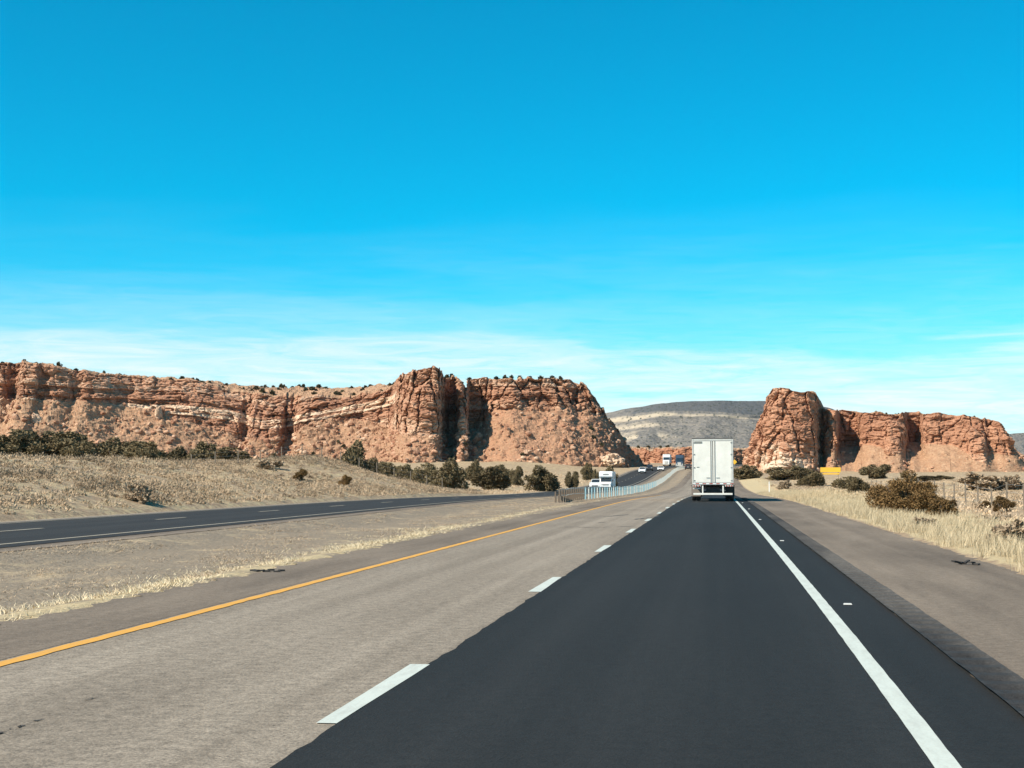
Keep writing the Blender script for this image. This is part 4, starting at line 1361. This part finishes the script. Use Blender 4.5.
def semi_front(loc, mat, label, topmat, trailer=14.0, trail_mat=None):
    """cab-first lorry coming towards the camera"""
    root = empty('semi_truck', loc, math.pi)
    tag(root, label, 'truck')
    cab = MB().prism([(-2.4, .9), (-2.4, 3.9), (-1.2, 3.95), (-.3, 3.05), (-.1, 2.0), (1.6, 1.75), (1.8, .6), (-1.0, .5)], -1.15, 1.15).build('cab', mat, root, .06)
    MB().prism([(-.08, 2.06), (-.28, 2.98), (-.22, 3.0), (-.02, 2.08)], -1.0, 1.0).build('windshield', M['glass'], cab)
    MB().box((0, 1.77, 1.15), (1.1, .12, .9)).build('grille', M['pale_metal'], root, .02)
    MB().box((0, 1.84, .5), (2.3, .2, .34)).build('bumper', M['pale_metal'], root, .04)
    for sx in (-1, 1):
        MB().box((sx * .92, 1.72, .98), (.34, .14, .24)).build('headlight', M['clear_lens'], root, .03)
        MB().box((sx * 1.38, -.3, 2.3), (.2, .16, .6)).build('mirror', M['dark_metal'], root, .02)
        for yq in (1.0, -2.6, -3.9):
            wheel(root, (sx * 1.0, yq, .51), .51, .32, M['pale_metal'])
        for yq in (-3.6 - trailer + 2, -3.6 - trailer + 3.3):
            wheel(root, (sx * 1.0, yq, .51), .51, .5, M['pale_metal'])
    MB().box((0, -3.0, .8), (.9, 8.0, .26)).build('chassis', M['dark_metal'], root)
    MB().box((0, -2.9 - trailer / 2, 2.6), (2.58, trailer, 2.8)).build('trailer_body', trail_mat or mat, root, .03)
    if topmat:
        MB().box((0, -2.9 - trailer / 2 + .2, 4.05), (1.9, trailer - .4, .5)).build('load_cover', topmat, root, .06)
    return root


semi_front(on_road(666.3, 525), M['white_paint'], 'distant white semi truck with dark load on top, coming down the opposite road', M['dark_metal'])
semi_front(on_road(679.5, 478), M['blue_paint'], 'distant dark blue semi truck coming down the opposite road beside the fence', None, 14, M['navy_paint'])
car('white_car', on_road(642.3, 400), M['white_paint'], 'white car heading a dark vehicle on the opposite road', 'car', suv=True, Hh=1.6)
car('dark_suv', on_road(649.6, 428), M['black_paint'], 'dark vehicle driving right behind the white car on the opposite road', 'car', suv=True, Hh=1.75, L=5.0)
car('white_car', on_road(660.8, 425), M['white_paint'], 'low white car in the inner lane of the opposite road', 'car', Hh=1.35)
car('dark_car', (at(687.5, 468, 430).x, 440, float(prof(440)) + .004), M['black_paint'], 'dark car far ahead in the left lane beyond the white trailer', 'car', rz=0, suv=True, Hh=1.7)

# motorhome with a pickup behind the fence
loc = on_road(606.5, 236)
mh = empty('motorhome', loc, math.pi)
tag(mh, 'white boxy motorhome on the opposite road behind the blue fence', 'motorhome')
MB().prism([(-6.2, .55), (-6.2, 3.15), (1.0, 3.2), (1.75, 3.0), (1.8, 2.25), (1.15, 2.1), (.9, .55)], -1.2, 1.2).build('body', M['white_paint'], mh, .07)
cabm = MB().prism([(.6, .5), (.6, 2.05), (1.2, 2.05), (1.75, 1.35), (2.7, 1.2), (2.75, .5)], -1.0, 1.0).build('cab', M['white_paint'], mh, .05)
MB().prism([(1.26, 2.02), (1.76, 1.40), (1.80, 1.42), (1.32, 2.04)], -.9, .9).build('windshield', M['glass'], cabm)
MB().box((0, 1.79, 2.66), (1.0, .05, .22)).build('front_window', M['grey_metal'], mh, .02)
MB().box((0, 2.74, .9), (1.1, .06, .22)).build('grille', M['grey_metal'], mh, .01)
for sx in (-1, 1):
    MB().box((sx * .8, 2.74, .95), (.28, .06, .2)).build('headlight', M['clear_lens'], mh, .02)
    MB().box((sx * 1.2, 1.5, 1.6), (.14, .1, .3)).build('mirror', M['dark_metal'], mh, .02)
    MB().box((sx * 1.205, -2.5, 2.2), (.02, 1.6, .7)).build('side_window', M['glass'], mh)
    for yq in (2.0, -4.0):
        wheel(mh, (sx * .95, yq, .40), .40, .28, M['pale_metal'])
car('white_car', on_road(596.0, 246), M['white_paint'], 'white car just beside the boxy motorhome, half hidden by the blue fence', 'car', suv=True, Hh=1.6)

mh.scale = (.88, .88, .9)

# ------------------------------------------------------------------ median fence, guardrail
fence = empty('median_fence', (-11.3, 109, float(prof(109)) - .22))
tag(fence, 'long low pale blue railing running up the median between the two roads', 'fence')


def ground_z(x, y): return float(H(x, y))


fy = [109 + 1.8 * k for k in range(12)] + [131 + 3.3 * k for k in range(109)]
post_me = {}
for k, yq in enumerate(fy):
    mt = 'rust_steel' if k < 12 else 'fence_blue' if k < 60 and (k * 7919) % 5 in (0, 1, 3) else 'fence_pale'
    if k < 100:
        if mt not in post_me:
            t = MB().box((0, 0, .48), (.13, .09, 1.16)); o = t.build('post', M[mt], fence, .01); post_me[mt] = o.data
        else:
            o = link('post', post_me[mt], fence)
        o.location = (float(xo(yq)), yq - 109, ground_z(-11.3 + float(xo(yq)), yq) - fence.location.z)
rest = MB()
for yq in fy[100:]:
    rest.box((float(xo(yq)), yq - 109, ground_z(-11.3 + float(xo(yq)), yq) - fence.location.z + .48), (.13, .09, 1.16))
tag(rest.build('post', M['fence_pale'], fence), kind='stuff')
for hz, wz in ((1.0, .045), (.55, .025)):
    ysr = np.arange(109, 489, 2.0)
    zz = H(-11.3 + xo(ysr), ysr) - fence.location.z + hz
    V = []
    for (dx, dz) in ((-.03, -wz / 2), (.03, -wz / 2), (.03, wz / 2), (-.03, wz / 2)):
        V.append(np.column_stack([xo(ysr) + dx + .085, ysr - 109, zz + dz]))
    V = np.stack(V, 1)
    nR = len(ysr)
    idx = np.arange(nR * 4).reshape(nR, 4)
    fs_ = [np.stack([idx[:-1, q], idx[:-1, (q + 1) % 4], idx[1:, (q + 1) % 4], idx[1:, q]], -1) for q in range(4)]
    link('rail', np_mesh('rail', V.reshape(-1, 3), np.concatenate(fs_), M['fence_pale']), fence)

ga, gb = Vector((-11.6, 110, 0)), Vector((-13.5, 156, 0))
gr = empty('guardrail', (ga.x, ga.y, ground_z(ga.x, ga.y)))
tag(gr, 'brown weathered guardrail end angling away from the start of the blue railing', 'guardrail')
ng = 24
V = []
prf = [(-.05, -.16), (.03, -.08), (-.05, 0), (.03, .08), (-.05, .16)]
for k in range(ng):
    q_ = ga.lerp(gb, k / (ng - 1))
    zz = ground_z(q_.x, q_.y)
    V += [(q_.x - ga.x + dx, q_.y - ga.y, zz - gr.location.z + .72 + dz) for dx, dz in prf]
o = link('beam', np_mesh('beam', V, grid_faces(ng, 5), M['rust_steel']), gr)
sol = o.modifiers.new('thickness', 'SOLIDIFY'); sol.thickness = 0.012
for k in range(13):
    q_ = ga.lerp(gb, k / 12)
    o = MB().box((0, 0, .38), (.12, .16, .86)).build('post', M['rust_steel'], gr, .01)
    o.location = (q_.x - ga.x - .10, q_.y - ga.y, ground_z(q_.x, q_.y) - gr.location.z)

# ------------------------------------------------------------------ small roadside things
# yellow panel at the butte's foot
q_ = at(830.5, 471, 330)
ys_ = empty('yellow_sign', (q_.x, q_.y, ground_z(q_.x, q_.y)), R(-6))
tag(ys_, 'wide yellow sign panel standing among bushes at the foot of the butte', 'sign')
zc = q_.z - ys_.location.z
MB().box((0, 0, zc + .25), (4.3, .10, 1.05)).build('panel', M['yellow_paint'], ys_, .02)
MB().box((.1, .02, zc - .62), (3.6, .08, .30)).build('lower_panel', M['yellow_paint'], ys_, .02)
for sx in (-1, 1):
    MB().box((sx * 1.6, .12, (zc + .2) / 2), (.14, .12, max(zc + .8, .4))).build('post', M['wood_post'], ys_)
# small yellow sign far beyond the trailer
q_ = at(734.5, 462, 360)
y2 = empty('warning_sign', (q_.x, q_.y, ground_z(q_.x, q_.y)))
tag(y2, 'small yellow diamond sign just right of the trailer near the road cut', 'sign')
zc = q_.z - y2.location.z
MB().box((0, 0, zc), (.85, .03, .85), Matrix.Rotation(R(45), 3, 'Y')).build('panel', M['yellow_paint'], y2)
MB().box((0, .05, zc / 2), (.08, .06, abs(zc))).build('post', M['grey_metal'], y2)

# delineators
for k, (px, base, top) in enumerate(((769.3, 494, 482),)):
    p_ = hit(px, base)
    d = empty('delineator', tuple(p_))
    tag(d, 'thin white delineator post at the grass edge past the trailer shadow', 'marker post')
    hgt = 12 / F * p_.y
    MB().box((0, 0, hgt / 2), (.10, .03, hgt)).build('post', M['white_paint'], d, .005)
    MB().box((0, -.02, hgt - .12), (.08, .012, .16)).build('reflector', M['clear_lens'], d)

# raised pavement markers right of the edge line
for k in range(5):
    yq = 18.4 + 18.0 * k
    o = MB().box((0, 0, .006), (.10, .09, .014), None, (.8, .6)).build('pavement_marker', M['pale_metal'])
    o.location = (1.545, yq, float(prof(yq)) + .008)
    tag(o, 'small white raised marker right of the white edge line', 'road marker', 'raised road markers along the edge line')

# tyre shreds
def shred(px, py, w, h, label, seed, z_in=0.0):
    p_ = hit(px, py)
    rr = random.Random(seed)
    mb = MB()
    n = 6
    for k in range(n):
        a = Vector((w * (k / n - .5), rr.uniform(-.08, .08), h * rr.uniform(.2, .8)))
        b_ = a + Vector((w / n * 1.25, rr.uniform(-.12, .12), h * rr.uniform(-.5, .5)))
        b_.z = max(b_.z, .02)
        d = b_ - a
        mb.box((a + b_) / 2, (d.length, rr.uniform(.05, .12), .025), d.to_track_quat('X', 'Z').to_matrix())
    o = mb.build('tyre_shred', M['rubber'])
    o.location = (p_.x, p_.y, p_.z + .07)
    tag(o, label, 'debris')
    return o


shred(965, 570, .42, .10, 'black crumpled tyre shred on the right shoulder near the grass', 1)
shred(268, 577, .50, .04, 'thin black strip of rubber lying beside the inner shoulder', 2).rotation_euler = (0, 0, R(20))

# wire fences
def wire_fence(pts, label, hgt=1.15):
    a = pts[0]
    root = empty('wire_fence', (a[0], a[1], ground_z(*a)))
    tag(root, label, 'fence')
    mb0 = MB().box((0, 0, hgt / 2 - .1), (.07, .07, hgt + .2)).build('post', M['wood_post'], root)
    for k, q in enumerate(pts):
        o = mb0 if k == 0 else link('post', mb0.data, root)
        o.location = (q[0] - a[0], q[1] - a[1], ground_z(*q) - root.location.z)
    for hz in (.35, .7, 1.05):
        w = MB()
        for q, r_ in zip(pts[:-1], pts[1:]):
            w.cyl((q[0] - a[0], q[1] - a[1], ground_z(*q) - root.location.z + hz), (r_[0] - a[0], r_[1] - a[1], ground_z(*r_) - root.location.z + hz), .006, None, 4)
        w.build('wire', M['grey_metal'], root)


wire_fence([(13.2 + .02 * k, 48 + 4.0 * k) for k in range(24)], 'thin wire fence with dark posts crossing the pale flat behind the big bush')
wire_fence([(-27.5 - 1.1 * k, 150 - 2.6 * k) for k in range(14)], 'faint wire fence over the grassy mound beyond the opposite road')

# ------------------------------------------------------------------ air
hm, hg_, hb_ = new_mat('haze_air')
hm.node_tree.nodes.remove(hb_)
pv = hg_.node('ShaderNodeVolumePrincipled')
pv.inputs['Color'].default_value = (0.50, 0.74, 1.0, 1)
pv.inputs['Density'].default_value = 0.000012
pv.inputs['Anisotropy'].default_value = 0.2
hg_.l.new(pv.outputs[0], [n for n in hm.node_tree.nodes if n.type == 'OUTPUT_MATERIAL'][0].inputs['Volume'])
o = MB().box((0, 4000, 150), (13000, 11000, 330)).build('haze', hm)
tag(o, 'thin blue air between the road and the far mesa', 'haze', kind='stuff')
